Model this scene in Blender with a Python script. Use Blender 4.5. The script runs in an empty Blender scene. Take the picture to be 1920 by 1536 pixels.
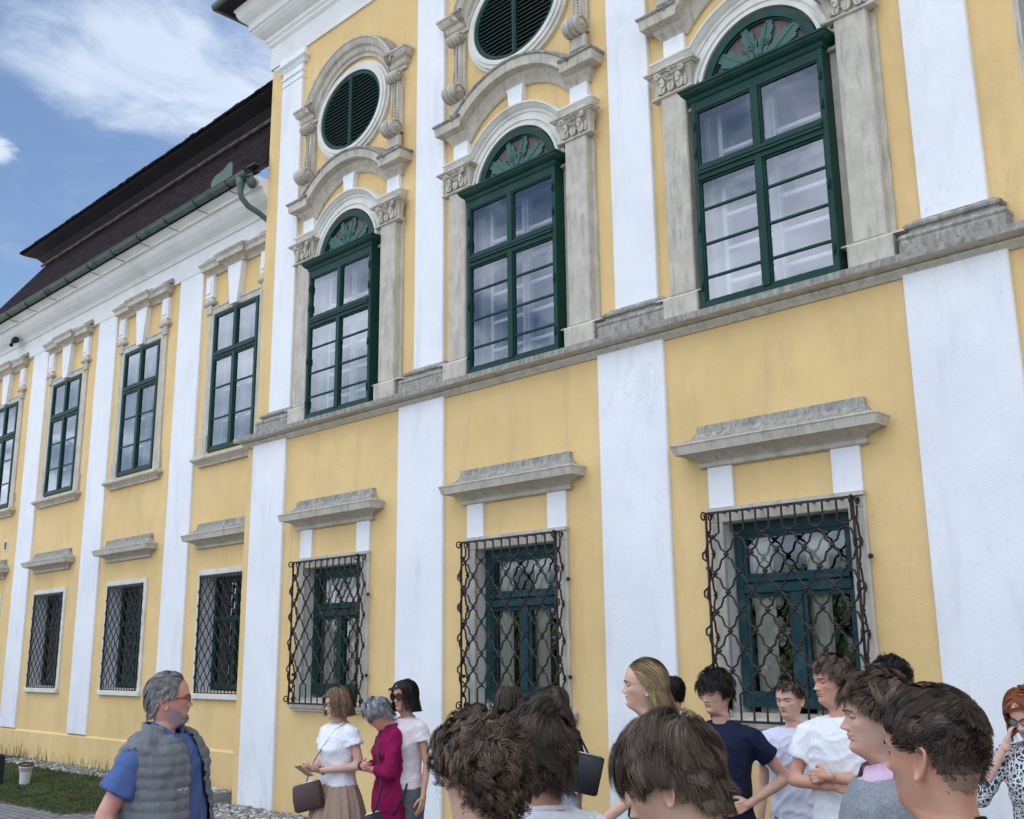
import bpy, math, random
import numpy as np
from mathutils import Vector, Matrix, noise as mnoise
R = math.radians
random.seed(7)
rng = np.random.default_rng(7)
SC = bpy.context.scene
COL = SC.collection

# ------------------------------------------------------------------ camera
CAMZ = 1.85
cam_d = bpy.data.cameras.new('camera')
cam = bpy.data.objects.new('camera', cam_d); COL.objects.link(cam)
yaw, pitch, roll = R(-44.595), R(13.125), R(-0.5814)
fw = Vector((math.sin(yaw)*math.cos(pitch), math.cos(yaw)*math.cos(pitch), math.sin(pitch)))
rt = fw.cross(Vector((0, 0, 1))).normalized(); up = rt.cross(fw)
r1 = math.cos(roll)*rt + math.sin(roll)*up; u1 = -math.sin(roll)*rt + math.cos(roll)*up
m = Matrix((r1, u1, -fw)).transposed().to_4x4(); m.translation = (0, 0, CAMZ)
cam.matrix_world = m
cam_d.sensor_width = 36; cam_d.lens = 36*1979.65/1920
cam_d.clip_start = 0.05; cam_d.clip_end = 3000
SC.camera = cam

# ------------------------------------------------------------------ world, sun, exposure
SUN_EL, SUN_ROT = R(44), R(18)
w = bpy.data.worlds.new('World'); SC.world = w; w.use_nodes = True
nt = w.node_tree; N = nt.nodes; L = nt.links; N.clear()
out = N.new('ShaderNodeOutputWorld'); bg = N.new('ShaderNodeBackground'); bg.inputs[1].default_value = 0.05
sky = N.new('ShaderNodeTexSky'); sky.sky_type = 'NISHITA'; sky.sun_disc = False
sky.sun_elevation = SUN_EL; sky.sun_rotation = SUN_ROT; sky.air_density = 1.0; sky.dust_density = 1.3; sky.ozone_density = 3.5
tc = N.new('ShaderNodeTexCoord'); sep = N.new('ShaderNodeSeparateXYZ'); L.new(tc.outputs['Generated'], sep.inputs[0])
def wm(op, a, b=None, clamp=False):
    n = N.new('ShaderNodeMath'); n.operation = op; n.use_clamp = clamp
    for i, v in enumerate((a, b)):
        if v is None: continue
        if isinstance(v, (int, float)): n.inputs[i].default_value = v
        else: L.new(v, n.inputs[i])
    return n.outputs[0]
den = wm('ADD', wm('MAXIMUM', sep.outputs[2], 0.0), 0.12)
cx_ = wm('DIVIDE', sep.outputs[0], den); cy_ = wm('DIVIDE', sep.outputs[1], den)
cmb = N.new('ShaderNodeCombineXYZ'); L.new(cx_, cmb.inputs[0]); L.new(cy_, cmb.inputs[1])
def wnoise(scale, detail, rough, dist, off, stretch=(1, 1, 1)):
    mp = N.new('ShaderNodeMapping'); L.new(cmb.outputs[0], mp.inputs[0]); mp.inputs['Location'].default_value = off; mp.inputs['Scale'].default_value = stretch
    n = N.new('ShaderNodeTexNoise'); n.inputs['Scale'].default_value = scale; n.inputs['Detail'].default_value = detail
    n.inputs['Roughness'].default_value = rough; n.inputs['Distortion'].default_value = dist; L.new(mp.outputs[0], n.inputs[0]); return n.outputs[0]
CLOUD_A = (3.1, 1.7, 0.4)
def wramp(v, lo, hi):
    n = N.new('ShaderNodeMapRange'); n.interpolation_type = 'SMOOTHSTEP'; L.new(v, n.inputs[0]); n.inputs[1].default_value = lo; n.inputs[2].default_value = hi; return n.outputs[0]
def bank(x, y, rx, ry, c, sn, warp, lo, hi):
    # one cloud bank at a place in the sky: a warped ellipse in the projected sky plane
    nx = wm('MULTIPLY', wm('SUBTRACT', wnoise(5, 6, 0.6, 0.3, (x, 3, 1)), 0.5), warp); ny = wm('MULTIPLY', wm('SUBTRACT', wnoise(5, 6, 0.6, 0.3, (5, y, 2)), 0.5), warp)
    dx = wm('ADD', wm('SUBTRACT', cx_, x), nx); dy = wm('ADD', wm('SUBTRACT', cy_, y), ny)
    u = wm('ADD', wm('MULTIPLY', dx, c/rx), wm('MULTIPLY', dy, sn/rx)); v = wm('ADD', wm('MULTIPLY', dx, -sn/ry), wm('MULTIPLY', dy, c/ry))
    return wm('SUBTRACT', 1.0, wramp(wm('ADD', wm('MULTIPLY', u, u), wm('MULTIPLY', v, v)), lo, hi))
big = wm('MAXIMUM', wm('MULTIPLY', wramp(wnoise(0.55, 2, 0.5, 0.2, CLOUD_A), 0.55, 0.70), 0.8), bank(-1.27, 0.63, 0.27, 0.165, 0.305, 0.952, 0.22, 0.3, 1.25))
wisp = wramp(wnoise(5.5, 10, 0.62, 0.9, (1.2, 4.0, 2.0), (1.3, 0.9, 1)), 0.18, 0.62)
veil = wm('MULTIPLY', wramp(wnoise(5.6, 8, 0.65, 1.0, (7, 2, 5)), 0.45, 0.8), 0.16)
cl = wm('ADD', wm('MULTIPLY', wm('MULTIPLY', big, wisp), 0.9), veil, True)
puff = wm('MULTIPLY', wramp(wnoise(1.3, 9, 0.58, 0.2, (9.3, 1.1, 3.0)), 0.66, 0.72), 1.0)
cl = wm('MAXIMUM', wm('MAXIMUM', cl, puff), bank(-1.632, 0.505, 0.055, 0.045, 0.305, 0.952, 0.16, 0.25, 1.2))
# extra bright cloud added out of view behind the photographer to light the facade
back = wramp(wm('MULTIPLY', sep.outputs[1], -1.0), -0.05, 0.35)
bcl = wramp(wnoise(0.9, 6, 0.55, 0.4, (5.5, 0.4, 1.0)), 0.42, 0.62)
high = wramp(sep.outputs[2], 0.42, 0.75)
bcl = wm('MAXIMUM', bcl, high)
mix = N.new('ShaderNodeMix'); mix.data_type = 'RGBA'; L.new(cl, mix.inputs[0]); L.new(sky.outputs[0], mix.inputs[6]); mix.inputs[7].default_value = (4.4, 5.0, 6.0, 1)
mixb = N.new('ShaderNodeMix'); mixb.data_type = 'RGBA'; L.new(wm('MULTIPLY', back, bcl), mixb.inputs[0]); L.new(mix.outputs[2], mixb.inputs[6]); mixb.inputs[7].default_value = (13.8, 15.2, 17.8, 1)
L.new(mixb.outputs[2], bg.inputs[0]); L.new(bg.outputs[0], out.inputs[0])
sun_d = bpy.data.lights.new('sun', 'SUN'); sun_d.energy = 4.5; sun_d.angle = R(0.6); sun_d.color = (1, 0.95, 0.88)
sun = bpy.data.objects.new('sun', sun_d); COL.objects.link(sun)
sd = Vector((math.sin(SUN_ROT)*math.cos(SUN_EL), math.cos(SUN_ROT)*math.cos(SUN_EL), math.sin(SUN_EL)))
sun.rotation_euler = (-sd).to_track_quat('-Z', 'Y').to_euler()
SC.view_settings.view_transform = 'Standard'; SC.view_settings.look = 'None'; SC.view_settings.gamma = 1
SC.view_settings.exposure = 1.75
SC.cycles.max_bounces = 7; SC.cycles.transparent_max_bounces = 24; SC.cycles.sample_clamp_indirect = 8

# ------------------------------------------------------------------ materials
def nd(nt, t, **k):
    n = nt.nodes.new(t)
    for a, b in k.items(): setattr(n, a, b)
    return n
def base_mat(name, col, rough=0.7, metal=0.0, spec=0.5):
    m = bpy.data.materials.new(name); m.use_nodes = True; nt = m.node_tree; b = nt.nodes['Principled BSDF']
    b.inputs['Base Color'].default_value = (*col, 1); b.inputs['Roughness'].default_value = rough; b.inputs['Metallic'].default_value = metal
    b.inputs['Specular IOR Level'].default_value = spec
    return m, nt, b
def coords(nt, scale=(1, 1, 1), kind='Object'):
    t = nd(nt, 'ShaderNodeNewGeometry'); mp = nd(nt, 'ShaderNodeMapping'); nt.links.new(t.outputs['Position'], mp.inputs[0]); mp.inputs['Scale'].default_value = scale
    return mp.outputs[0]
def tex_noise(nt, vec, scale, detail=6, rough=0.55, dist=0.0):
    n = nd(nt, 'ShaderNodeTexNoise'); n.inputs['Scale'].default_value = scale; n.inputs['Detail'].default_value = detail
    n.inputs['Roughness'].default_value = rough; n.inputs['Distortion'].default_value = dist; nt.links.new(vec, n.inputs[0]); return n.outputs[0]
def ramp(nt, v, lo, hi, a=0.0, b=1.0):
    n = nd(nt, 'ShaderNodeMapRange'); nt.links.new(v, n.inputs[0]); n.inputs[1].default_value = lo; n.inputs[2].default_value = hi
    n.inputs[3].default_value = a; n.inputs[4].default_value = b; n.clamp = True; return n.outputs[0]
def mixc(nt, f, a, b, mode='MIX'):
    n = nd(nt, 'ShaderNodeMix', data_type='RGBA', blend_type=mode)
    for i, v in ((0, f), (6, a), (7, b)):
        if isinstance(v, (int, float)): n.inputs[i].default_value = v
        elif isinstance(v, tuple): n.inputs[i].default_value = (*v, 1)
        else: nt.links.new(v, n.inputs[i])
    return n.outputs[2]
def bump(nt, b, h, strength=0.3, dist=0.01):
    n = nd(nt, 'ShaderNodeBump'); n.inputs['Strength'].default_value = strength; n.inputs['Distance'].default_value = dist
    nt.links.new(h, n.inputs['Height']); nt.links.new(n.outputs[0], b.inputs['Normal'])
def noisy(name, c0, c1, scale=6, rough=0.7, metal=0, bumps=0.2, bscale=40, bdist=0.004, stretch=(1, 1, 1), lo=0.3, hi=0.7, spec=0.5, c2=None, s2=2.0, lo2=0.55, hi2=0.75, st2=(1, 1, 1), detail=6, wr=0.0):
    m, nt, b = base_mat(name, c0, rough, metal, spec); v = coords(nt, stretch)
    f = ramp(nt, tex_noise(nt, v, scale, detail), lo, hi); c = mixc(nt, f, c0, c1)
    if c2:
        f2 = ramp(nt, tex_noise(nt, coords(nt, st2), s2, 8, 0.65, 0.4), lo2, hi2); c = mixc(nt, f2, c, c2)
    nt.links.new(c, b.inputs['Base Color'])
    if bumps and wr:                                      # soft creases under the weave
        ad = nd(nt, 'ShaderNodeMath', operation='MULTIPLY_ADD'); nt.links.new(tex_noise(nt, coords(nt, (1, 1, .7)), 11, 5, .55, 2.2), ad.inputs[0]); ad.inputs[1].default_value = wr; nt.links.new(tex_noise(nt, coords(nt), bscale, 3, 0.6), ad.inputs[2]); bump(nt, b, ad.outputs[0], .8, bdist)
    elif bumps: bump(nt, b, tex_noise(nt, coords(nt), bscale, 5, 0.6), bumps, bdist)
    return m
def plaster(name, c0, c1, stain, damp):
    m, nt, b = base_mat(name, c0, 0.88, 0, 0.25); v = coords(nt)
    c = mixc(nt, ramp(nt, tex_noise(nt, v, 0.9, 8, 0.68), 0.36, 0.64), c0, c1)
    c = mixc(nt, ramp(nt, tex_noise(nt, coords(nt, (2.4, 2.4, 0.5)), 1.3, 8, 0.7, 0.5), 0.52, 0.84, 0, 0.8), c, stain)
    g = nd(nt, 'ShaderNodeSeparateXYZ'); nt.links.new(v, g.inputs[0])
    low = ramp(nt, g.outputs[2], 0.0, 1.5, 1, 0)
    mu = nd(nt, 'ShaderNodeMath', operation='MULTIPLY'); nt.links.new(low, mu.inputs[0]); nt.links.new(ramp(nt, tex_noise(nt, coords(nt, (1, 1, 0.45)), 3.5, 9, 0.75, 0.6), 0.48, 0.75), mu.inputs[1])
    c = mixc(nt, mu.outputs[0], c, damp)
    # hairline cracks and small dark specks
    vo = nd(nt, 'ShaderNodeTexVoronoi', feature='DISTANCE_TO_EDGE'); vo.inputs['Scale'].default_value = 0.8
    wv = nd(nt, 'ShaderNodeVectorMath', operation='ADD'); ns = nd(nt, 'ShaderNodeTexNoise'); ns.inputs['Scale'].default_value = 3; ns.inputs['Detail'].default_value = 6; nt.links.new(v, ns.inputs[0])
    nt.links.new(v, wv.inputs[0]); nt.links.new(ns.outputs['Color'], wv.inputs[1]); nt.links.new(wv.outputs[0], vo.inputs['Vector'])
    cr = nd(nt, 'ShaderNodeMath', operation='MULTIPLY'); nt.links.new(ramp(nt, vo.outputs[0], 0.0, 0.004, 1, 0), cr.inputs[0]); nt.links.new(ramp(nt, tex_noise(nt, v, 0.9, 2), 0.48, 0.60, 0, 0.6), cr.inputs[1])
    c = mixc(nt, cr.outputs[0], c, stain)
    c = mixc(nt, ramp(nt, tex_noise(nt, v, 23, 3, 0.5), 0.70, 0.76, 0, 0.5), c, stain)
    nt.links.new(c, b.inputs['Base Color'])
    ad = nd(nt, 'ShaderNodeMath', operation='ADD'); nt.links.new(tex_noise(nt, v, 70, 4), ad.inputs[0]); m2 = nd(nt, 'ShaderNodeMath', operation='MULTIPLY'); nt.links.new(tex_noise(nt, v, 5, 4), m2.inputs[0]); m2.inputs[1].default_value = 2.5; nt.links.new(m2.outputs[0], ad.inputs[1])
    bump(nt, b, ad.outputs[0], 0.35, 0.006)
    return m
M = {}
M['yellow'] = plaster('yellow_plaster', (0.69, 0.480, 0.212), (0.79, 0.558, 0.258), (0.53, 0.38, 0.205), (0.60, 0.465, 0.24))
M['white'] = plaster('white_plaster', (0.75, 0.755, 0.765), (0.83, 0.83, 0.83), (0.56, 0.57, 0.58), (0.48, 0.49, 0.50))
M['trim'] = noisy('white_render_moulding', (0.72, 0.72, 0.70), (0.79, 0.79, 0.77), 3, 0.85, bumps=0.3, c2=(0.56, 0.55, 0.51), s2=1.2, lo2=0.52, hi2=0.9)
M['stone'] = noisy('pale_limestone', (0.45, 0.41, 0.335), (0.59, 0.54, 0.45), 6, 0.9, bumps=0.6, bscale=40, bdist=0.006, c2=(0.24, 0.23, 0.205), s2=5, lo2=0.50, hi2=0.80, st2=(3.2, 3.2, 0.5))
M['stone_light'] = noisy('pale_painted_stone', (0.62, 0.61, 0.55), (0.70, 0.69, 0.63), 5, 0.9, bumps=0.4, c2=(0.46, 0.44, 0.38), s2=3, lo2=0.5, hi2=0.8)
M['stone_dark'] = noisy('weathered_limestone', (0.31, 0.29, 0.25), (0.42, 0.395, 0.34), 11, 0.95, bumps=0.8, bscale=30, bdist=0.008, c2=(0.17, 0.16, 0.143), s2=9, lo2=0.40, hi2=0.66, st2=(2.2, 2.2, .9), detail=9)
M['green'] = noisy('dark_green_paint', (0.004, 0.034, 0.025), (0.006, 0.043, 0.032), 4, 0.5, spec=0.22, bumps=0.15, bscale=18, c2=(0.018, 0.066, 0.058), s2=3, lo2=0.5, hi2=0.9)
M['green_blue'] = noisy('faded_blue_green_paint', (0.008, 0.042, 0.048), (0.014, 0.058, 0.066), 5, 0.55, spec=0.22, bumps=0.2, c2=(0.07, 0.11, 0.115), s2=6, lo2=0.5, hi2=0.8)
M['leaf_green'] = noisy('carved_leaf_green_paint', (0.022, 0.085, 0.066), (0.032, 0.105, 0.082), 6, 0.55)
M['fan_brown'] = noisy('brown_wood_board', (0.085, 0.06, 0.055), (0.15, 0.11, 0.10), 3, 0.8, stretch=(6, 6, 1), bumps=0.3)
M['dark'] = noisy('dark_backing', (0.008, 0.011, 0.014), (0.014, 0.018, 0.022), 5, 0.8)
M['iron'] = noisy('wrought_iron', (0.014, 0.012, 0.013), (0.04, 0.028, 0.024), 14, 0.6, metal=0.3, bumps=0.4, bscale=60)
M['inner_white'] = noisy('inner_white_paint', (0.74, 0.75, 0.76), (0.80, 0.80, 0.80), 4, 0.5)
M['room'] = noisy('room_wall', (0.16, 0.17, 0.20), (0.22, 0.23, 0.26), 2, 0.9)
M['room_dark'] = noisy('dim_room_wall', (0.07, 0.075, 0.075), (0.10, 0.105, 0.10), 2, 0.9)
M['curtain'] = noisy('cream_curtain', (0.62, 0.58, 0.48), (0.72, 0.68, 0.58), 2, 0.9, stretch=(14, 14, 0.6), bumps=0.8, bscale=10)
M['roof'] = None
M['gutter'] = noisy('green_copper_paint', (0.055, 0.095, 0.072), (0.085, 0.135, 0.105), 5, 0.6, metal=0.0, c2=(0.06, 0.10, 0.08), s2=4)
M['plinth'] = M['yellow']
def roof_mat():
    m, nt, b = base_mat('dark_brown_roof_tile', (0.03, 0.02, 0.02), 0.95, 0, 0.08)
    v = coords(nt); br = nd(nt, 'ShaderNodeTexBrick'); br.inputs['Scale'].default_value = 1.0
    br.offset = 0.5; br.inputs['Brick Width'].default_value = 0.17; br.inputs['Row Height'].default_value = 0.13; br.inputs['Mortar Size'].default_value = 0.018
    br.inputs['Color1'].default_value = (0.008, 0.005, 0.006, 1); br.inputs['Color2'].default_value = (0.034, 0.019, 0.021, 1); br.inputs['Mortar'].default_value = (0.006, 0.005, 0.006, 1)
    sp = nd(nt, 'ShaderNodeSeparateXYZ'); nt.links.new(v, sp.inputs[0]); cb = nd(nt, 'ShaderNodeCombineXYZ'); nt.links.new(sp.outputs[0], cb.inputs[0]); nt.links.new(sp.outputs[2], cb.inputs[1])
    nt.links.new(cb.outputs[0], br.inputs['Vector'])
    c = mixc(nt, ramp(nt, tex_noise(nt, v, 14, 8, 0.75), 0.50, 0.70), br.outputs['Color'], (0.055, 0.038, 0.036))
    nt.links.new(c, b.inputs['Base Color']); bump(nt, b, br.outputs['Fac'], -0.8, 0.02); return m
M['roof'] = roof_mat()
M['tar'] = noisy('black_roof_lining', (0.009, 0.008, 0.012), (0.020, 0.016, 0.019), 3, 0.85)
M['ridge'] = noisy('old_ridge_tile', (0.10, 0.075, 0.07), (0.16, 0.12, 0.11), 7, 0.9)
def glass_mat(name, tint, refl):
    m = bpy.data.materials.new(name); m.use_nodes = True; nt = m.node_tree; nt.nodes.clear()
    o = nd(nt, 'ShaderNodeOutputMaterial'); mx = nd(nt, 'ShaderNodeMixShader'); tr = nd(nt, 'ShaderNodeBsdfTransparent'); gl = nd(nt, 'ShaderNodeBsdfGlossy')
    tr.inputs[0].default_value = (*tint, 1); gl.inputs['Roughness'].default_value = 0.02; gl.inputs['Color'].default_value = (0.95, 0.97, 1, 1)
    lw = nd(nt, 'ShaderNodeLayerWeight'); lw.inputs[0].default_value = 0.36
    f = ramp(nt, lw.outputs['Fresnel'], 0.0, 1.0, refl, 1.0)
    v = coords(nt); bp = nd(nt, 'ShaderNodeBump'); bp.inputs['Strength'].default_value = 0.12; bp.inputs['Distance'].default_value = 0.01
    nt.links.new(tex_noise(nt, v, 2.2, 3), bp.inputs['Height']); nt.links.new(bp.outputs[0], gl.inputs['Normal'])
    nt.links.new(f, mx.inputs[0]); nt.links.new(tr.outputs[0], mx.inputs[1]); nt.links.new(gl.outputs[0], mx.inputs[2]); nt.links.new(mx.outputs[0], o.inputs[0]); return m
M['glass'] = glass_mat('window_glass', (0.94, 0.96, 0.98), 0.15)
M['glass_low'] = glass_mat('window_glass_low', (0.85, 0.88, 0.88), 0.05)

# ------------------------------------------------------------------ mesh builder
class MB:
    def __init__(s): s.v = []; s.f = []; s.mi = []; s.sm = []
    def add(s, vs, fs, mi=0, smooth=False):
        o = len(s.v); s.v.extend([tuple(map(float, p)) for p in vs])
        for f in fs: s.f.append(tuple(int(i)+o for i in f)); s.mi.append(mi); s.sm.append(smooth)
    def box(s, x0, x1, y0, y1, z0, z1, mi=0):
        v = [(x0,y0,z0),(x1,y0,z0),(x1,y1,z0),(x0,y1,z0),(x0,y0,z1),(x1,y0,z1),(x1,y1,z1),(x0,y1,z1)]
        s.add(v, [(0,3,2,1),(4,5,6,7),(0,1,5,4),(1,2,6,5),(2,3,7,6),(3,0,4,7)], mi)
    def bbox(s, x0, x1, y0, y1, z0, z1, b=0.008, mi=0):   # box whose front edges are bevelled
        v = [(x0,y1,z0),(x1,y1,z0),(x1,y1,z1),(x0,y1,z1),(x0,y0+b,z0),(x1,y0+b,z0),(x1,y0+b,z1),(x0,y0+b,z1),(x0+b,y0,z0+b),(x1-b,y0,z0+b),(x1-b,y0,z1-b),(x0+b,y0,z1-b)]
        s.add(v, [(3,2,1,0),(0,1,5,4),(1,2,6,5),(2,3,7,6),(3,0,4,7),(4,5,9,8),(5,6,10,9),(6,7,11,10),(7,4,8,11),(8,9,10,11)], mi)
    def prism(s, poly, y0, y1, mi=0):                      # polygon in XZ extruded in Y (y0 = front)
        n = len(poly); v = [(x, y0, z) for x, z in poly] + [(x, y1, z) for x, z in poly]
        f = [tuple(range(n)), tuple(range(2*n-1, n-1, -1))] + [(i, n+i, n+(i+1) % n, (i+1) % n) for i in range(n)]
        s.add(v, f, mi)
    def tube(s, pts, r, n=6, mi=0, cap=True, smooth=True):
        pts = [Vector(p) for p in pts]; rs = r if hasattr(r, '__len__') else [r]*len(pts); vs = []; fs = []
        nrm = None
        for i, p in enumerate(pts):
            t = (pts[min(i+1, len(pts)-1)] - pts[max(i-1, 0)]).normalized()
            if nrm is None: nrm = t.orthogonal().normalized()
            nrm = (nrm - t*nrm.dot(t)); nrm = nrm.normalized() if nrm.length > 1e-6 else t.orthogonal().normalized()
            b = t.cross(nrm)
            for k in range(n):
                a = 2*math.pi*k/n; vs.append(p + (nrm*math.cos(a) + b*math.sin(a))*rs[i])
        for i in range(len(pts)-1):
            for k in range(n): fs.append((i*n+k, i*n+(k+1) % n, (i+1)*n+(k+1) % n, (i+1)*n+k))
        if cap: fs.append(tuple(range(n-1, -1, -1))); fs.append(tuple(range((len(pts)-1)*n, len(pts)*n)))
        s.add(vs, fs, mi, smooth)
    def ball(s, c, r, n=8, mi=0):
        c = Vector(c); rr = (r, r, r) if not hasattr(r, '__len__') else r; vs = []; fs = []
        for i in range(n+1):
            for k in range(2*n):
                t = math.pi*i/n; a = math.pi*k/n; vs.append((c.x+rr[0]*math.sin(t)*math.cos(a), c.y+rr[1]*math.sin(t)*math.sin(a), c.z+rr[2]*math.cos(t)))
        for i in range(n):
            for k in range(2*n): fs.append((i*2*n+k, (i+1)*2*n+k, (i+1)*2*n+(k+1) % (2*n), i*2*n+(k+1) % (2*n)))
        s.add(vs, fs, mi, True)
    def mould(s, path, prof, yw, mi=0, topmi=None, topfrom=None, smooth=False):
        """moulding on a wall: path in XZ, profile levels (out, up); ends return to the wall"""
        path = [Vector((a, b)) for a, b in path]; n = len(path); nr = []
        for i in range(n):
            d0 = (path[i]-path[i-1]).normalized() if i > 0 else None; d1 = (path[i+1]-path[i]).normalized() if i < n-1 else None
            d0 = d0 or d1; d1 = d1 or d0; n0 = Vector((-d0.y, d0.x)); n1 = Vector((-d1.y, d1.x)); mm = (n0+n1).normalized(); nr.append(mm/max(0.35, mm.dot(n0)))
        rings = []
        for p, q in prof:
            pts = [path[i]+nr[i]*q for i in range(n)]
            pts[0] = pts[0]+Vector((-p, 0)); pts[-1] = pts[-1]+Vector((p, 0))
            rings.append([(pts[0].x, yw, pts[0].y)] + [(a.x, yw-p, a.y) for a in pts] + [(pts[-1].x, yw, pts[-1].y)])
        k = n+2; vs = [v for r_ in rings for v in r_]
        for j in range(len(rings)-1):
            mm = topmi if (topfrom is not None and j >= topfrom) else mi
            o = len(s.v) if j == 0 else o
            if j == 0: s.v.extend(vs)
            for i in range(k-1):
                s.f.append((o+j*k+i, o+j*k+i+1, o+(j+1)*k+i+1, o+(j+1)*k+i)); s.mi.append(mm); s.sm.append(smooth)
    def obj(s, name, mats, parent=None, **kw):
        me = bpy.data.meshes.new(name); me.from_pydata(s.v, [], s.f)
        for mm in (mats if isinstance(mats, (list, tuple)) else [mats]): me.materials.append(mm)
        me.polygons.foreach_set('material_index', s.mi); me.polygons.foreach_set('use_smooth', s.sm); me.update()
        return link(name, me, parent, **kw)
def link(name, me, parent=None, label=None, cat=None, group=None, kind=None):
    o = bpy.data.objects.new(name, me); COL.objects.link(o)
    if parent is not None: o.parent = parent
    tag(o, label, cat, group, kind); return o
def tag(o, label=None, cat=None, group=None, kind=None):
    for k, v in (('label', label), ('category', cat), ('group', group), ('kind', kind)):
        if v: o[k] = v
    return o
def empty(name, loc, label, cat, group=None, rz=0.0):
    o = bpy.data.objects.new(name, None); COL.objects.link(o); o.location = loc; o.rotation_euler = (0, 0, rz); o.empty_display_size = 0.2
    return tag(o, label, cat, group)
def copy_tree(o, parent, dx, dz=0.0, dy=0.0, top=True):
    c = o.copy(); COL.objects.link(c); c.parent = parent
    if top: c.location = (o.location.x+dx, o.location.y+dy, o.location.z+dz)
    for ch in list(o.children): copy_tree(ch, c, 0, top=False)
    return c
def arc(cx, cz, r, a0, a1, n=24):
    return [(cx+r*math.cos(R(a0+(a1-a0)*i/n)), cz+r*math.sin(R(a0+(a1-a0)*i/n))) for i in range(n+1)]
def wall_mesh(mb, x0, x1, z0, z1, y, holes, depth=0.3, mi=0, rmi=None):
    """wall sheet at y with rectangular holes and their reveals going back by depth; subdivided by the hole edges"""
    rmi = mi if rmi is None else rmi
    xs = sorted({x0, x1, *[h[0] for h in holes], *[h[1] for h in holes]}); zs = sorted({z0, z1, *[h[2] for h in holes], *[h[3] for h in holes]})
    for i in range(len(xs)-1):
        for j in range(len(zs)-1):
            mx, mz = (xs[i]+xs[i+1])/2, (zs[j]+zs[j+1])/2
            if any(h[0] < mx < h[1] and h[2] < mz < h[3] for h in holes): continue
            mb.add([(xs[i], y, zs[j]), (xs[i+1], y, zs[j]), (xs[i+1], y, zs[j+1]), (xs[i], y, zs[j+1])], [(0, 1, 2, 3)], mi)
    for a, b, c, d in holes:
        e = y+depth
        mb.add([(a,y,c),(b,y,c),(b,y,d),(a,y,d),(a,e,c),(b,e,c),(b,e,d),(a,e,d)], [(0,4,5,1),(1,5,6,2),(2,6,7,3),(3,7,4,0)], rmi)
# ------------------------------------------------------------------ the palace
YL, YU, YW = 7.677, 7.78, 8.0            # lower pavilion wall, upper pavilion wall, wing wall
PX0, PX1 = -12.72, 9.0                    # pavilion extent
BAYS = [-10.60, -7.505, -4.43]
PIL_L = [-12.14, -9.01, -5.97, -2.88]
PIL_U = [-12.08, -8.99, -5.935, -2.865]
WBAYS = [-13.73, -16.77, -19.83, -22.88]
palace = empty('palace', (-12, 8, 0), 'long yellow and white baroque palace with green windows and dark roof', 'palace')
ORIG = Vector((-12, 8, 0))
def part(mb, name, mats, parent=None, x=0.0):
    o = mb.obj(name, mats, parent or palace)
    if parent is None: o.location = (x-ORIG.x, -ORIG.y, 0)
    return o
# --- walls
mb = MB()
LB = [-10.625, -7.525, -4.455]
holes = [(c-0.575, c+0.575, 1.375, 2.935) for c in LB]
wall_mesh(mb, PX0, PX1, -0.3, 4.70, YL, holes, 0.30, 0, 1)
mb.add([(PX0,YL,-.3),(PX0,YW+.1,-.3),(PX0,YW+.1,4.7),(PX0,YL,4.7)], [(0,3,2,1)])
part(mb, 'pavilion_lower_wall', [M['yellow'], M['stone_light']])
mb = MB()
uh = [(c-0.60, c+0.60, 4.86, 6.86) for c in BAYS] + [(-2.275, -0.6, 4.86, 9.4)]
wall_mesh(mb, PX0+0.03, PX1, 4.66, 11.2, YU, uh, 0.30, 0, 1)
mb.add([(PX0+.03,YU,4.66),(PX0+.03,15,4.66),(PX0+.03,15,11.2),(PX0+.03,YU,11.2)], [(0,3,2,1)])
part(mb, 'pavilion_upper_wall', [M['yellow'], M['inner_white']])
mb = MB(); ya = YU+.16; xa, xb = -2.275, -0.6              # tall window of the central bay, only its edge is in view
for a, b, c, d in ((xa, xa+.12, 4.87, 9.39), (xb-.12, xb, 4.87, 9.39), (xa+.12, xb-.12, 4.87, 4.99), (xa+.12, xb-.12, 9.27, 9.39), (-1.50, -1.38, 4.99, 9.27)): mb.bbox(a, b, ya, ya+.1, c, d, .01)
cw = part(mb, 'window', M['green'])
mb = MB(); mb.add([(xa+.12, ya+.05, 4.99), (xb-.12, ya+.05, 4.99), (xb-.12, ya+.05, 9.27), (xa+.12, ya+.05, 9.27)], [(0, 1, 2, 3)]); mb.obj('pane', M['glass'], cw)
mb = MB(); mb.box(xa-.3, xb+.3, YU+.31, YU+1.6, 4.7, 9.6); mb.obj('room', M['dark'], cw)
mb = MB(); mb.box(xa, xa+.04, YU+.002, ya, 4.87, 9.39); mb.obj('stone_jamb', M['stone'], cw)
mb = MB()
wh = [(c-0.60, c+0.60, 4.93, 7.09) for c in WBAYS] + [(c-0.62, c+0.62, 1.40, 3.03) for c in WBAYS]
wall_mesh(mb, -24.5, PX0+0.05, 0.60, 8.1, YW, wh, 0.32, 0, 1)
mb.add([(-24.5,YW,-.3),(-24.5,YW+8,-.3),(-24.5,YW+8,8.1),(-24.5,YW,8.1)], [(0,3,2,1)])
# plinth band, a little proud of the wall, with a chamfered top
mb.add([(-24.53,YW-.035,-.3),(PX0+.05,YW-.035,-.3),(PX0+.05,YW-.035,.60),(-24.53,YW-.035,.60),(PX0+.05,YW,.63),(-24.5,YW,.63)], [(0,1,2,3),(3,2,4,5)])
part(mb, 'wing_wall', [M['yellow'], M['inner_white']])
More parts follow.
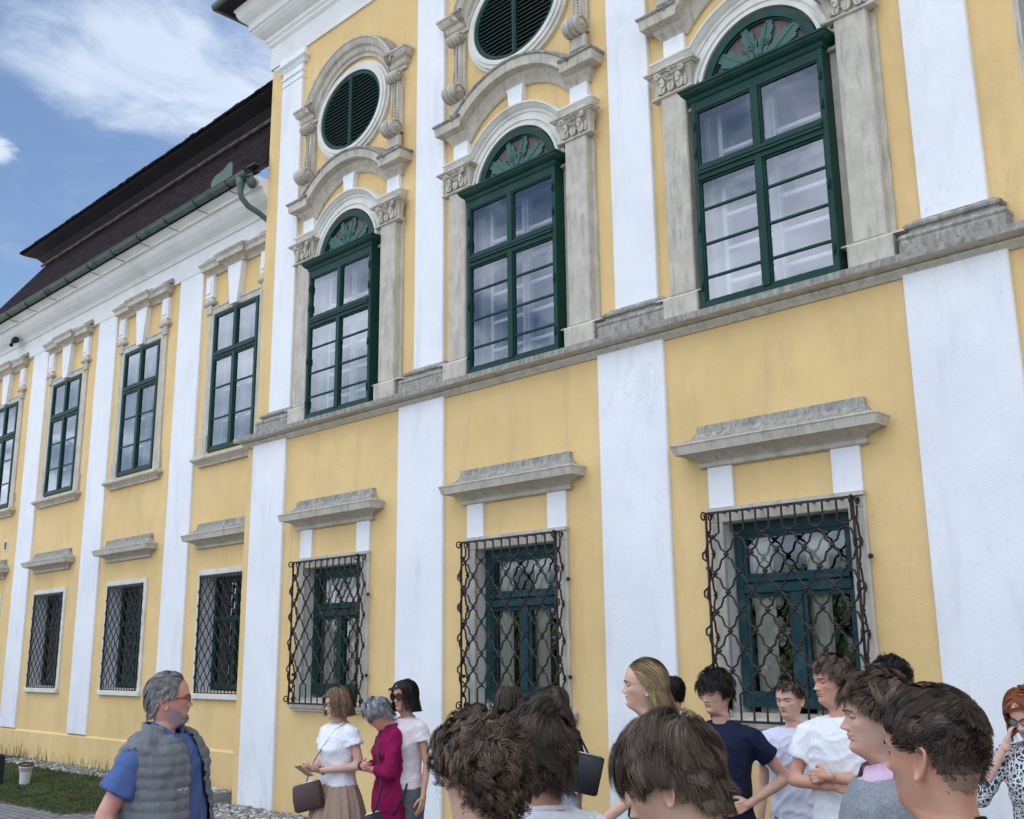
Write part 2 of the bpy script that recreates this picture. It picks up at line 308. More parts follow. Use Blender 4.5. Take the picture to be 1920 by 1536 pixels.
# --- white pilasters
for c in PIL_L:
    mb = MB(); e = 0.016
    mb.bbox(c-0.395, c+0.395, YL-0.04, YL+0.0, -0.02, 4.69, 0.01)
    part(mb, 'pilaster', M['white'])
for i, c in enumerate(PIL_U):
    mb = MB(); mb.bbox(c-0.257, c+0.257, YU-0.05, YU, 5.12, 10.35, 0.008)
    for (p, a, b_) in ((0.012, 10.06, 10.09), (0.0, 0, 0), (0.018, 10.17, 10.2)):
        if p: mb.bbox(c-0.257-p, c+0.257+p, YU-0.05-p, YU, a, b_, 0.004)
    mb.mould([(c-0.257, 10.30), (c+0.257, 10.30)], [(0.0, 0), (0.06, 0), (0.07, 0.03), (0.09, 0.05), (0.12, 0.07), (0.12, 0.10), (0.07, 0.13), (0.06, 0.24), (0, 0.25)], YU-0.001)
    po = part(mb, 'pilaster', M['white'])
    mb = MB()
    mb.mould([(c-0.255, 4.85), (c+0.255, 4.85)], [(0, 0), (0.15, 0), (0.15, 0.09), (0.145, 0.11), (0.155, 0.13), (0.145, 0.16), (0.11, 0.17), (0.095, 0.18), (0.09, 0.205), (0.115, 0.215), (0.12, 0.235), (0.105, 0.255), (0.07, 0.265), (0.06, 0.285), (0, 0.29)], YU-0.002, 0, 1, 1)
    mb.obj('pedestal', [M['stone'], M['stone_dark']], po)
for c in (-15.165, -18.21, -21.235, -24.28):
    mb = MB(); mb.bbox(c-0.372, c+0.372 if c > -24 else c+0.36, YW-0.04, YW, 0.64, 8.02, 0.01); part(mb, 'pilaster', M['white'])
# --- string course
mb = MB()
mb.mould([(PX0+0.0, 4.675), (PX1, 4.675)], [(0, 0), (0.02, 0), (0.035, 0.02), (0.06, 0.045), (0.065, 0.06), (0.05, 0.07), (0.14, 0.085), (0.15, 0.09), (0.15, 0.145), (0.13, 0.155), (-0.10, 0.178)], YL-0.001, 0, 1, 7)
part(mb, 'string_course', [M['stone'], M['stone_dark']])
# --- top cornice of the pavilion
mb = MB()
prof = [(0, 0), (0.03, 0), (0.03, 0.36), (0.05, 0.38), (0.07, 0.40), (0.07, 0.44), (0.10, 0.47), (0.10, 0.52), (0.14, 0.54), (0.20, 0.58), (0.25, 0.63), (0.27, 0.66), (0.29, 0.67), (0.29, 0.76), (0.31, 0.79), (0.35, 0.82), (0.40, 0.87), (0.43, 0.93), (0.44, 0.98), (0.46, 1.0), (0.46, 1.04), (0.3, 1.05)]
def cornice(mb, x0, x1, y, z, prof, yend=None, mi=0):
    """horizontal moulding with mitred left return running back to yend"""
    rings = [[(x1, y-p, z+q), (x0-p, y-p, z+q), (x0-p, yend or y, z+q)] for p, q in prof]
    for j in range(len(rings)-1):
        a, b = rings[j], rings[j+1]
        for i in range(2): mb.add([a[i], a[i+1], b[i+1], b[i]], [(0, 3, 2, 1)], mi)
cornice(mb, PX0+0.03, PX1, YU, 10.54, prof, 15); part(mb, 'pavilion_cornice', M['trim'])
mb = MB()
cornice(mb, PX0+0.03, PX1, YU, 11.5, [(0.3, 0.06), (0.62, 0.08), (0.66, 0.10), (0.68, 0.17), (0.64, 0.2), (0.3, 0.42), (-0.5, 1.3), (-1.5, 3.0)], 15)
part(mb, 'pavilion_roof', M['tar'])
mb = MB(); pts = [(PX1, YU-0.67, 11.64), (PX0-0.66, YU-0.67, 11.64), (PX0-0.66, 15, 11.64)]
mb.tube(pts[:2], 0.055, 8); mb.tube(pts[1:], 0.055, 8); part(mb, 'pavilion_gutter', M['gutter'])
# --- wing frieze, cove cornice, roof, gutter
mb = MB()
wp = [(0, 0), (0.045, 0), (0.045, 0.50), (0.075, 0.52), (0.085, 0.56), (0.10, 0.58), (0.10, 0.60), (0.13, 0.63), (0.19, 0.70), (0.25, 0.80), (0.28, 0.90), (0.285, 0.93), (0.33, 0.94), (0.33, 1.00), (0.36, 1.04), (0.40, 1.08), (0.40, 1.12), (0.2, 1.13)]
wp = [(p*1.1, q*0.72) for p, q in wp]
cornice(mb, -24.5, PX0+0.04, YW, 7.94, wp, 16); mb.add([(PX0+.04, YW-p, 7.94+q) for p, q in wp]+[(PX0+.04, YW+.3, 7.94+wp[-1][1]), (PX0+.04, YW+.3, 7.94)], [tuple(range(len(wp)+2))]); part(mb, 'wing_cornice', M['trim'])
mb = MB(); xe = PX0+0.035
def rf(p): return (-24.5-p)
mb.add([(xe, 7.56, 8.80), (rf(0.47), 7.56, 8.80), (rf(-0.95), 8.72, 10.62), (xe, 8.72, 10.62), (rf(0.47), 15.5, 8.80), (rf(-0.95), 14.5, 10.62)], [(0, 3, 2, 1), (1, 2, 5, 4)])
mb.add([(xe, 7.56, 8.80), (rf(0.47), 7.56, 8.80), (rf(0.42), 7.66, 8.84), (xe, 7.66, 8.84)], [(0, 1, 2, 3)])
rfo = part(mb, 'roof', M['roof'])
mb = MB()                                            # kicked upper eave with dark coved underside
ev = [(8.74, 10.60, -0.97), (8.72, 10.66, -0.95), (8.64, 10.74, -0.87), (8.60, 10.78, -0.83), (8.60, 10.81, -0.83), (8.50, 10.84, -0.73), (8.36, 10.88, -0.59), (8.33, 10.90, -0.56)]
for a, b in zip(ev[:-1], ev[1:]):
    mb.add([(xe, a[0], a[1]), (rf(a[2]), a[0], a[1]), (rf(a[2]), 14, a[1]), (xe, b[0], b[1]), (rf(b[2]), b[0], b[1]), (rf(b[2]), 14, b[1])], [(0, 3, 4, 1), (1, 4, 5, 2)])
mb.obj('coved_eave', M['tar'], rfo)
mb = MB()
mb.add([(xe, 8.31, 10.9), (rf(-0.54), 8.31, 10.9), (rf(-0.54), 8.31, 10.945), (xe, 8.31, 10.945), (xe, 11.2, 12.1), (rf(-3.4), 11.2, 12.1), (rf(-0.54), 14.1, 10.945)], [(0, 3, 2, 1), (3, 4, 5, 2), (2, 5, 6)])
x = rf(-0.54)
while x < xe:                                        # uneven tile ends along the eave
    mb.box(x, x+0.155, 8.285+random.uniform(-0.008, 0.008), 8.5, 10.92+random.uniform(-0.01, 0.012), 10.95+random.uniform(0, 0.02)); x += 0.165
mb.obj('upper_slope', M['roof'], rfo)
mb = MB(); x = rf(-0.94)
while x < xe:
    mb.tube([(x, 8.66, 10.615+random.uniform(-.006, .006)), (x+0.36, 8.66, 10.62+random.uniform(-.006, .006))], 0.035, 6); x += 0.37
mb.obj('ridge_tiles', M['ridge'], rfo)
mb = MB(); gx0, gx1, gy, gz, gr = rf(0.5), PX0-0.02, 7.46, 8.80, 0.072
vs = []; fs = []; k = 13
for xx in (gx0, gx1):
    for rr in (gr, gr-0.006):
        for i in range(k):
            a = math.pi+math.pi*i/(k-1); vs.append((xx, gy+rr*math.cos(a), gz+rr*math.sin(a)))
for i in range(k-1):
    fs += [(i, i+1, 2*k+i+1, 2*k+i), (k+i, 3*k+i, 3*k+i+1, k+i+1)]
mb.add(vs, fs, 0, True); mb.tube([(gx0, gy-gr, gz+0.005), (gx1-0.55, gy-gr, gz+0.005)], 0.013, 6)
for xj in np.arange(gx0+1.2, gx1-0.4, 2.0):
    for d in (0, 0.06): mb.tube([(xj+d, gy+(gr+.004)*math.cos(a), gz+(gr+.004)*math.sin(a)) for a in [math.pi+math.pi*i/10 for i in range(11)]], 0.006, 5)
gut = mb.obj('gutter', M['gutter'], rfo)
for xj in np.arange(gx0+0.35, gx1-0.15, 0.95):
    mb = MB(); mb.tube([(xj, gy+(gr+.008)*math.cos(a), gz+(gr+.008)*math.sin(a)) for a in [math.pi+math.pi*i/8 for i in range(7)]], 0.007, 5)
    mb.tube([(xj, gy-0.02, gz-gr-0.008), (xj+0.01, gy-0.02, gz-gr-0.07), (xj+0.03, gy+.20, gz-gr-.10)], 0.0065, 5)
    mb.obj('gutter_bracket', M['iron'], rfo)
mb = MB(); px = gx1-0.28                             # splash guard, hopper and swan-neck pipe at the corner
prf = [(-0.62, 0), (-0.62, 0.10), (-0.50, 0.17), (-0.38, 0.17), (-0.26, 0.19), (-0.14, 0.24), (-0.05, 0.24), (-0.02, 0.18), (-0.02, 0)]
mb.prism([(px+a, gz+b) for a, b in prf], gy-gr-0.012, gy-gr-0.002)
mb.tube([(px+0.1, gy, gz-0.06), (px+0.1, gy, gz-0.16), (px+0.1, gy+0.0, gz-0.26), (px+0.11, gy+0.02, gz-0.36), (px+0.14, gy+0.12, gz-0.47), (px+0.19, gy+0.28, gz-0.55), (px+0.24, YW-0.12, gz-0.66), (px+0.24, YW-0.10, gz-0.9)], [0.075, 0.062, 0.045, 0.042, 0.042, 0.042, 0.042, 0.042], 12)
mb.tube([(px+0.2, gy+0.1, gz-0.05), (px+0.26, gy+0.1, gz-0.2)], [0.09, 0.05], 10)
mb.box(px+0.06, gx1, gy+0.1, gy+0.30, gz+0.16, gz+0.172)
mb.obj('downpipe', M['gutter'], rfo)
mb = MB(); mb.box(-22.34*1.0, -22.14, YW-0.012, YW+0.01, 4.00, 4.21); mb.box(-22.30, -22.18, YW-0.014, YW, 4.03, 4.18, 1)
part(mb, 'vent', [M['stone_light'], M['fan_brown']])
mb = MB(); mb.tube([(-22.35, YW-.22, 8.38), (-22.15, YW-.25, 8.36), (-22.05, YW-.3, 8.32)], [0.05, 0.075, 0.02], 8); mb.tube([(-22.42, YW-.24, 8.32), (-22.3, YW-.27, 8.28)], [0.03, 0.045], 7)
part(mb, 'cornice_lamp', M['dark'])

# ------------------------------------------------------------------ windows
def leafpoly(n=5, l=1.0, wd=0.34):
    """lobed acanthus outline along +z, base at 0"""
    L_ = []; 
    for i in range(n):
        t0 = i/n; t1 = (i+0.62)/n; t2 = (i+0.95)/n
        e = lambda t: wd*math.sin(math.pi*min(1, (t*0.86+0.10)))**0.8
        L_ += [(e(t0)*0.72, t0*l), (e(t1)*1.05, t1*l+0.03*l), (e(t2)*0.98, (t2+0.03)*l)]
    L_.append((0, l*1.05)); return L_ + [(-x, z) for x, z in reversed(L_[:-1])]
LY = [0]
def leaf(mb, cx, cz, ang, l, wd, y0, y1, mi=0, curl=0.0, n=5):
    LY[0] = (LY[0]+1) % 7; y0 -= 0.0017*LY[0]
    P = []; ca, sa = math.cos(ang), math.sin(ang)
    for x, z in leafpoly(n, 1, wd/l):
        x, z = x*l, z*l; x += curl*(z/l)**2*l; P.append((cx+x*ca+z*sa, cz-x*sa+z*ca))
    mb.prism(P, y0, y1, mi)
def volute(mb, cx, cz, y, r, turns=1.6, d=1, th=0.01, mi=0, a0=90):
    pts = []; n = int(16*turns)
    for i in range(n+1):
        t = i/n; a = R(a0)+d*2*math.pi*turns*t; rr = r*(1-0.78*t); pts.append((cx+rr*math.cos(a), y-0.004*t, cz+rr*math.sin(a)))
    mb.tube(pts, th, 5, mi)
def disc_ring(mb, cx, cz, ra, rb, y0, y1, a0, a1, n=32, mi=0, sx=1.0, hx=None):
    """flat ring (ra inner, rb outer; tuples are (x,z) radii) with thickness, front at y0"""
    ra = ra if hasattr(ra, '__len__') else (ra, ra); rb = rb if hasattr(rb, '__len__') else (rb, rb); vs = []
    for i in range(n+1):
        a = R(a0+(a1-a0)*i/n); c, s_ = math.cos(a), math.sin(a)
        vs += [(cx+ra[0]*c, y0, cz+ra[1]*s_), (cx+rb[0]*c, y0, cz+rb[1]*s_), (cx+rb[0]*c, y1, cz+rb[1]*s_), (cx+ra[0]*c, y1, cz+ra[1]*s_)]
    fs = []
    for i in range(n):
        o = 4*i; fs += [(o, o+4, o+5, o+1), (o+1, o+5, o+6, o+2), (o+3, o+7, o+4, o)]
    mb.add(vs, fs, mi, False)
def inner_window(mb, hw, z0, z1, y, cols, bars, t=0.045, mi=0):
    """white casements seen behind the outer glass"""
    mb.box(-hw, -hw+t, y, y+.05, z0, z1, mi); mb.box(hw-t, hw, y, y+.05, z0, z1, mi); mb.box(-hw+t, hw-t, y, y+.05, z1-t, z1, mi); mb.box(-hw+t, hw-t, y, y+.05, z0, z0+t*1.2, mi)
    mb.box(-0.05, 0.05, y-.012, y+.048, z0+t*1.2, z1-t, mi); mb.box(-0.018, 0.018, y-.03, y-.012, z0+t*1.2, z1-t, mi)
    for z in bars:
        h = 0.035 if z != bars[-1] else 0.06
        mb.box(-hw+t, -0.05, y+.004, y+.044, z-h/2, z+h/2, mi); mb.box(0.05, hw-t, y+.004, y+.044, z-h/2, z+h/2, mi)
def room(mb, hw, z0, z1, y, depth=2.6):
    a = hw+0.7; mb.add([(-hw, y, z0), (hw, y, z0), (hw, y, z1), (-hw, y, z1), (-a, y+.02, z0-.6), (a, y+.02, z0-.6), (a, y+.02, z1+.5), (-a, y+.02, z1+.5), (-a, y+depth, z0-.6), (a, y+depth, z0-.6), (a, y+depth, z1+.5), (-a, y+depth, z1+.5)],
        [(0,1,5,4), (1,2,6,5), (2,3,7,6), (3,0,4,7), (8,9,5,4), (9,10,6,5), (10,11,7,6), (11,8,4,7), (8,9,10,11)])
def capital(mb, x, zb, zt, y, w2, p):
    """small composite capital: bell, leaves, volutes, abacus. x centre, front plane y"""
    h = zt-zb
    mb.mould([(x-w2+.004, zb-0.03), (x+w2-.004, zb-0.03)], [(0, 0), (p+0.015, 0), (p+0.022, 0.012), (p+0.015, 0.026), (0, 0.028)], y+p)
    mb.mould([(x-w2+.01, zb), (x+w2-.01, zb)], [(0, 0), (p-0.006, 0), (p-0.004, h*0.4), (p+0.012, h*0.7), (p+0.03, h*0.86), (0, h*0.87)], y+p)
    mb.mould([(x-w2, zt-h*0.14), (x+w2, zt-h*0.14)], [(0, 0), (p+0.045, 0), (p+0.05, h*0.06), (p+0.065, h*0.07), (p+0.07, h*0.14), (0, h*0.145)], y+p)
    for k in (-1, 0, 1):                                  # two rows of acanthus leaves with curled tips
        lx = x+k*w2*0.68; leaf(mb, lx, zb+0.005, k*0.08, h*0.46, w2*0.30, y-0.030, y+.004, n=4); mb.ball((lx+k*.004, y-0.038, zb+h*0.45), (w2*0.15, 0.022, h*0.045), 5)
        mb.tube([(lx, y-.032, zb+.01), (lx, y-.036, zb+h*.4)], .005, 4)
    for k in (-0.5, 0.5):
        leaf(mb, x+k*w2*1.15, zb+h*0.26, k*0.35, h*0.44, w2*0.20, y-0.040, y-0.004, n=4); mb.ball((x+k*w2*1.35, y-0.046, zb+h*0.70), (w2*0.12, 0.018, h*0.04), 5)
    for k in (-1, 1):                                     # corner volutes
        volute(mb, x+k*w2*0.92, zt-h*0.27, y-0.055, h*0.135, 1.7, -k, 0.0085, a0=90)
        volute(mb, x+k*w2*0.17, zt-h*0.27, y-0.035, h*0.075, 1.3, k, 0.006, a0=90)
        mb.tube([(x+k*w2*0.2, y-0.02, zb+h*0.45), (x+k*w2*0.50, y-0.035, zb+h*0.68), (x+k*w2*0.92, y-0.055, zt-h*0.135)], 0.007, 5)
        xs = x+k*(w2+0.016); leaf(mb, x+k*w2*1.02, zb+h*.05, k*.12, h*.4, w2*.14, y-.01, y+.02, n=3); mb.ball((xs, y+p*0.4, zt-h*0.30), (0.018, 0.035, h*0.12), 6); mb.ball((xs, y+p*0.5, zb+h*0.42), (0.014, 0.028, h*0.05), 5)
    mb.ball((x, y-0.045, zt-h*0.10), (0.018, 0.018, 0.018), 6)
    for k in range(5):
        a = 2*math.pi*k/5; mb.ball((x+0.022*math.cos(a), y-0.045, zt-h*0.10+0.022*math.sin(a)), (0.013, 0.010, 0.013), 4)

def arched_window():
    # green storm-window frame (this is the window part itself)
    mb = MB(); f = YU-0.18; h = 0.672
    mb.bbox(-h, -h+0.045, f, YU, 4.852, 6.88, .004); mb.bbox(h-0.045, h, f, YU, 4.852, 6.88, .004)        # box cheeks
    mb.box(-h+.045, h-.045, f+.004, YU, 4.852, 4.895); mb.box(-h+.045, h-.045, f+.004, YU, 6.775, 6.88)
    mb.bbox(-0.036, 0.036, f-.006, f+.05, 4.897, 6.773, .006)
    mb.bbox(-h+.045, h-.045, f-.004, f+.06, 6.075, 6.205, .006); mb.box(-h+.046, h-.046, f-.022, f-.004, 6.128, 6.150); mb.box(-h+.046, h-.046, f-.014, f-.004, 6.165, 6.19)
    for s_ in (-1, 1):
        for z0, z1 in ((4.897, 6.073), (6.207, 6.773)):   # sash rails
            a, b = sorted((s_*0.037, s_*(h-.046))); t = 0.014
            mb.box(a, a+t, f+.012, f+.05, z0, z1); mb.box(b-t, b, f+.012, f+.05, z0, z1); mb.box(a+t, b-t, f+.012, f+.05, z0, z0+t+.01); mb.box(a+t, b-t, f+.012, f+.05, z1-t, z1)
        for z in (5.135, 5.455, 5.79): mb.box(min(s_*.051, s_*.611), max(s_*.051, s_*.611), f+.016, f+.046, z-.010, z+.010)
        for z in (5.05, 5.62, 6.35, 6.62): mb.tube([(s_*(h-.03), f-.012, z-.045), (s_*(h-.03), f-.012, z+.045)], 0.009, 6)
    fr = mb.obj('window', M['green'], palace)
    mb = MB()
    mb.mould([(-h+.175, 6.87), (h-.175, 6.87)], [(0, 0), (0.185, 0), (0.195, 0.02), (0.20, 0.04), (0.225, 0.055), (0.245, 0.08), (0.25, 0.10), (0.262, 0.105), (0.262, 0.125), (0.02, 0.15), (0, 0.15)], YU)
    mb.obj('window_cornice', M['green'], fr)
    mb = MB()
    for s_ in (-1, 1):
        for z0, z1 in ((4.91, 6.065), (6.215, 6.765)):
            a, b = sorted((s_*0.045, s_*(h-.055))); mb.add([(a, f+.03, z0), (b, f+.03, z0), (b, f+.03, z1), (a, f+.03, z1)], [(0, 1, 2, 3)])
    mb.obj('pane', M['glass'], fr)
    mb = MB(); inner_window(mb, 0.56, 4.87, 6.85, YU+.08, 2, [5.14, 5.46, 5.79, 6.42, 6.10])
    mb.obj('inner_window', M['inner_white'], fr)
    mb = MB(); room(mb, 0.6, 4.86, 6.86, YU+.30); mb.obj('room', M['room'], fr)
    # lunette with carved leaves
    mb = MB(); cz = 6.955; r = 0.60
    mb.prism([(0.54*math.cos(R(a)), cz+0.54*math.sin(R(a))) for a in range(0, 181, 6)], YU-.030, YU-.001, 1)
    disc_ring(mb, 0, cz, 0.52, r, YU-.075, YU-.001, 0, 180, 36); disc_ring(mb, 0, cz, 0.50, 0.525, YU-.055, YU-.03, 0, 180, 36)
    lf = YU-.052
    zc = cz+0.06
    disc_ring(mb, 0, zc, 0.135, 0.165, lf-.006, YU-.031, 0, 180, 16, 2); disc_ring(mb, 0, zc, 0.0, 0.085, lf-.002, YU-.031, 0, 180, 12, 2)
    for k in range(7): a = R(180*(k+0.5)/7); mb.ball((0.108*math.cos(a), lf, zc+0.108*math.sin(a)), (0.011, 0.01, 0.011), 4, 2)
    for a, l, wd in ((0.24, 0.38, 0.070), (-0.24, 0.38, 0.070), (0.92, 0.40, 0.095), (-0.92, 0.40, 0.095)):
        leaf(mb, 0.12*math.sin(a), zc+0.10*math.cos(a), a, l, wd, lf, YU-.031, 2, curl=0.08*(1 if a > 0 else -1), n=4)
        mb.tube([(0.12*math.sin(a), lf-.004, zc+0.10*math.cos(a)), ((0.12+l*.85)*math.sin(a), lf-.006, zc+(0.10+l*.85)*math.cos(a))], 0.007, 5, 2)
    for s_ in (-1, 1):
        volute(mb, s_*0.075, zc+0.235, lf, 0.045, 1.4, s_, 0.012, 2); volute(mb, s_*0.27, zc+0.04, lf, 0.075, 1.3, -s_, 0.017, 2, a0=60)
        leaf(mb, s_*0.18, zc-0.02, s_*1.35, 0.24, 0.07, lf+.004, YU-.031, 2, curl=-s_*0.3, n=3)
    mb.obj('lunette', [M['green'], M['fan_brown'], M['leaf_green']], fr)
    # stone surround with jamb shafts, archivolt
    mb = MB()
    for s_ in (-1, 1):
        a, b = sorted((s_*0.62, s_*1.10)); mb.box(a, b, YU-.035, YU-.0005, 4.855, 7.16)
        for zz in (6.86, 7.02): mb.mould([((s_*0.73)-.045, zz), ((s_*0.73)+.045, zz)], [(0, 0), (0.05, 0), (0.06, 0.02), (0.045, 0.035), (0, 0.04)], YU-.034)
        a, b = sorted((s_*0.765, s_*1.055)); mb.bbox(a, b, YU-.12, YU-.035, 5.07, 7.12, .012)
        a, b = sorted((s_*0.725, s_*1.115)); mb.bbox(a, b, YU-.155, YU-.034, 4.852, 5.05, .012); mb.mould([(a+.01, 5.05), (b-.01, 5.05)], [(0, 0), (0.108, 0), (0.095, 0.012), (0.09, 0.02), (0, 0.02)], YU-.034)
        # spandrel stone beside the arch
    sp = [(-1.06, 7.16), (-0.62, 7.16), (-0.62, 6.955)] + [(-0.62*math.cos(R(a)), 6.955+0.62*math.sin(R(a))) for a in range(6, 180, 6)] + [(0.62, 6.955), (0.62, 7.16), (1.06, 7.16), (1.06, 7.44), (0.74, 7.44)] + [(0.80*math.cos(R(a)), 6.955+0.80*math.sin(R(a))) for a in range(39, 142, 6)] + [(-0.74, 7.44), (-1.06, 7.44)]
    mb.prism(sp, YU-.06, YU-.001, 1)
    path = [(-1.03, 7.425), (-0.655, 7.425)] + [(0.80*math.cos(R(a)), 6.955+0.80*math.sin(R(a))) for a in range(140, 39, -5)] + [(0.655, 7.425), (1.03, 7.425)]
    mb.mould(path, [(0, -.02), (0.07, -.02), (0.075, 0.0), (0.07, 0.01), (0.095, 0.03), (0.115, 0.055), (0.13, 0.065), (0.13, 0.085), (0.0, 0.10)], YU-.001, 1)
    disc_ring(mb, 0, 6.955, 0.62, 0.655, YU-.085, YU-.05, 0, 180, 40, 1); disc_ring(mb, 0, 6.955, 0.69, 0.725, YU-.075, YU-.05, 0, 180, 40, 1)
    for s_ in (-1, 1):
        a, b = sorted((s_*0.76, s_*1.06)); mb.bbox(a, b, YU-.135, YU-.055, 7.36, 7.425, .004, 1)
    mb.obj('stone_surround', [M['stone'], M['stone_light']], fr)
    for s_ in (-1, 1):
        mb = MB(); capital(mb, s_*0.91, 7.12, 7.375, YU-.12, 0.15, 0.075); mb.obj('capital', M['stone_dark'] if False else M['stone'], fr)
    mb = MB(); mb.prism([(-0.085, 7.80), (0.085, 7.80), (0.125, 8.09), (-0.125, 8.09)], YU-.075, YU-.001); mb.obj('keystone', M['white'], fr)
    for s_ in (-1, 1): mb = MB(); a, b = sorted((s_*0.80, s_*1.04)); mb.box(a, b, YU-.055, YU-.001, 7.515, 7.74); mb.obj('white_block', M['white'], fr)
    mb = MB()
    hr = 1.0; hc = 7.725+0.36-hr; ca = math.degrees(math.asin(0.77/hr)); path = [(-1.03, 7.725), (-0.79, 7.725)] + [(hr*math.sin(R(a)), hc+hr*math.cos(R(a))) for a in np.linspace(-ca, ca, 25)] + [(0.79, 7.725), (1.03, 7.725)]
    mb.mould(path, [(0, 0), (.03, 0), (.05, .03), (.05, .05), (.07, .08), (.09, .10), (.10, .14), (.185, .15), (.19, .155), (.20, .25), (.22, .265), (.22, .285), (.1, .32), (0, .34)], YU-.001, 0, 1, 9)
    mb.obj('hood', [M['stone'], M['stone_dark']], fr)
    return fr
def oval_louvre():
    mb = MB(); cz = 9.03; a_, b_ = 0.66, 0.54
    disc_ring(mb, 0, cz, (a_-.055, b_-.055), (a_, b_), YU-.07, YU, 0, 360, 64)
    mb.prism([((a_-.02)*math.cos(R(t)), cz+(b_-.02)*math.sin(R(t))) for t in range(0, 360, 8)], YU-.012, YU-.001, 1)
    zz = cz-b_+.06
    while zz < cz+b_-.05:
        xw = (a_-.05)*math.sqrt(max(0, 1-((zz-cz)/(b_-.05))**2))-.01
        for s_ in (-1, 1):
            x0_, x1_ = sorted((s_*0.03, s_*xw))
            if x1_-x0_ > .04: mb.add([(x0_, YU-.062, zz), (x1_, YU-.062, zz), (x1_, YU-.02, zz+.036), (x0_, YU-.02, zz+.036), (x0_, YU-.062, zz+.010), (x1_, YU-.062, zz+.010), (x1_, YU-.02, zz+.046), (x0_, YU-.02, zz+.046)], [(0,3,2,1), (4,5,6,7), (0,1,5,4), (1,2,6,5), (3,0,4,7)])
        zz += 0.052
    mb.box(-0.03, 0.03, YU-.078, YU-.012, cz-b_+.03, cz+b_-.03); mb.box(-0.006, 0.006, YU-.084, YU-.078, cz-b_+.05, cz+b_-.05)
    fr = mb.obj('oval_louvre', [M['green'], M['dark']], palace)
    mb = MB()
    disc_ring(mb, 0, cz, (a_, b_), (a_+.055, b_+.05), YU-.09, YU-.001, 0, 360, 64); disc_ring(mb, 0, cz, (a_+.055, b_+.05), (a_+.10, b_+.095), YU-.075, YU-.001, 0, 360, 64); disc_ring(mb, 0, cz, (a_+.10, b_+.095), (a_+.14, b_+.135), YU-.045, YU-.001, 0, 360, 64)
    mb.obj('oval_surround', M['stone_light'], fr)
    for s_ in (-1, 1):
        mb = MB(); x = s_*0.96
        mb.bbox(x-.10, x+.10, YU-.05, YU-.001, 8.33, 9.16, .006); mb.bbox(x-.075, x+.075, YU-.075, YU-.05, 8.42, 9.08, .01)
        for k in (-1, 1): mb.tube([(x+k*.055, YU-.08, 8.42), (x+k*.055, YU-.08, 9.06)], 0.014, 6)
        zz = 8.46
        while zz < 9.04: mb.ball((x, YU-.085, zz), (0.018, 0.014, 0.017), 5); zz += 0.038
        for zc, r_ in ((9.10, 0.075), (8.37, 0.115)):
            for k in (-0.8, -0.3, 0.3, 0.8):
                mb.tube([(x+k*.10-.022, YU-.05-r_*.75, zc), (x+k*.10+.022, YU-.05-r_*.75, zc)], r_*(1.0 if abs(k) < .5 else .92), 16)
            for k in (-1, 1):
                mb.tube([(x+k*.105, YU-.05-r_*.75+rr*math.cos(t), zc+rr*math.sin(t)) for t, rr in [(i*0.42, r_*(0.92-0.045*i)) for i in range(19)]], 0.009, 5)
                mb.ball((x+k*.108, YU-.05-r_*.75, zc), 0.02, 6)
        mb.bbox(x-.11, x+.11, YU-.11, YU-.05, 8.12, 8.27, .01)
        mb.obj('scroll_bracket', M['stone'], fr)
    mb = MB(); hr = .841; ez = 9.20; hc = ez+.58-hr; t0 = math.degrees(math.acos((.841-.58)/hr)); path = [(-1.08, ez), (-0.82, ez)] + [(hr*math.sin(R(a)), hc+hr*math.cos(R(a))) for a in np.linspace(-t0, t0, 29)] + [(0.82, ez), (1.08, ez)]
    mb.mould(path, [(0, 0), (.04, 0), (.045, .04), (.075, .06), (.085, .09), (.09, .12), (.13, .14), (.15, .18), (.155, .205), (.17, .215), (.17, .24), (.05, .27), (0, .28)], YU-.001, 0, 1, 10)
    mb.obj('hood', [M['stone'], M['stone_dark']], fr)
    return fr
HOODP = [(0, 0), (.03, 0), (.05, .008), (.055, .025), (.045, .042), (.03, .045), (.04, .06), (.075, .085), (.12, .105), (.18, .118), (.20, .12), (.20, .125), (.215, .185), (.225, .20), (.22, .21), (.14, .235), (.085, .265), (.055, .31), (.045, .375), (.02, .385), (0, .385)]
def lattice(mb, x0, x1, y, z0, z1, nb, zs0, zs1, period, r=0.0085, mi=0, sidex=None):
    """straight bars that turn into an ogee lattice between zs0 and zs1; runs in X unless sidex"""
    P = lambda u, z, o=0.0: ((u, y+o, z) if sidex is None else (sidex, u, z))
    nper = max(1, round((zs1-zs0)/period)); per = (zs1-zs0)/nper; st = (x1-x0)/(nb-1)
    shp = [(0, 0), (.06, .0), (.15, .40), (.22, .46), (.28, .54), (.35, .60), (.44, 1.0), (.5, 1.0), (.56, 1.0), (.65, .60), (.72, .54), (.78, .46), (.85, .40), (.94, .0)]
    for i in range(nb):
        x = x0+st*i; sgn = 1 if i % 2 else -1; amp = st*0.5-r*0.8; pts = [P(x, z1), P(x, zs1+0.03)]
        for k in range(nper):
            for t, v in shp: pts.append(P(x+sgn*amp*(2*v-1) if not (i == 0 and sgn*(2*v-1) < -9) else x, zs1-(k+t)*per))
        pts += [P(x+sgn*amp*(-1), zs0), P(x, zs0-0.03), P(x, z0)]
        mb.tube(pts, r, 5, mi, smooth=False)
    for i in range(nb-1):
        for k in range(nper*2+1):
            if (k+i) % 2: continue
            z = zs1-k*per/2; xc = x0+st*(i+.5)
            mb.tube([P(xc-.022, z), P(xc+.022, z)], r*1.15, 5, mi); mb.ball(P(xc, z), r*1.75, 4, mi)
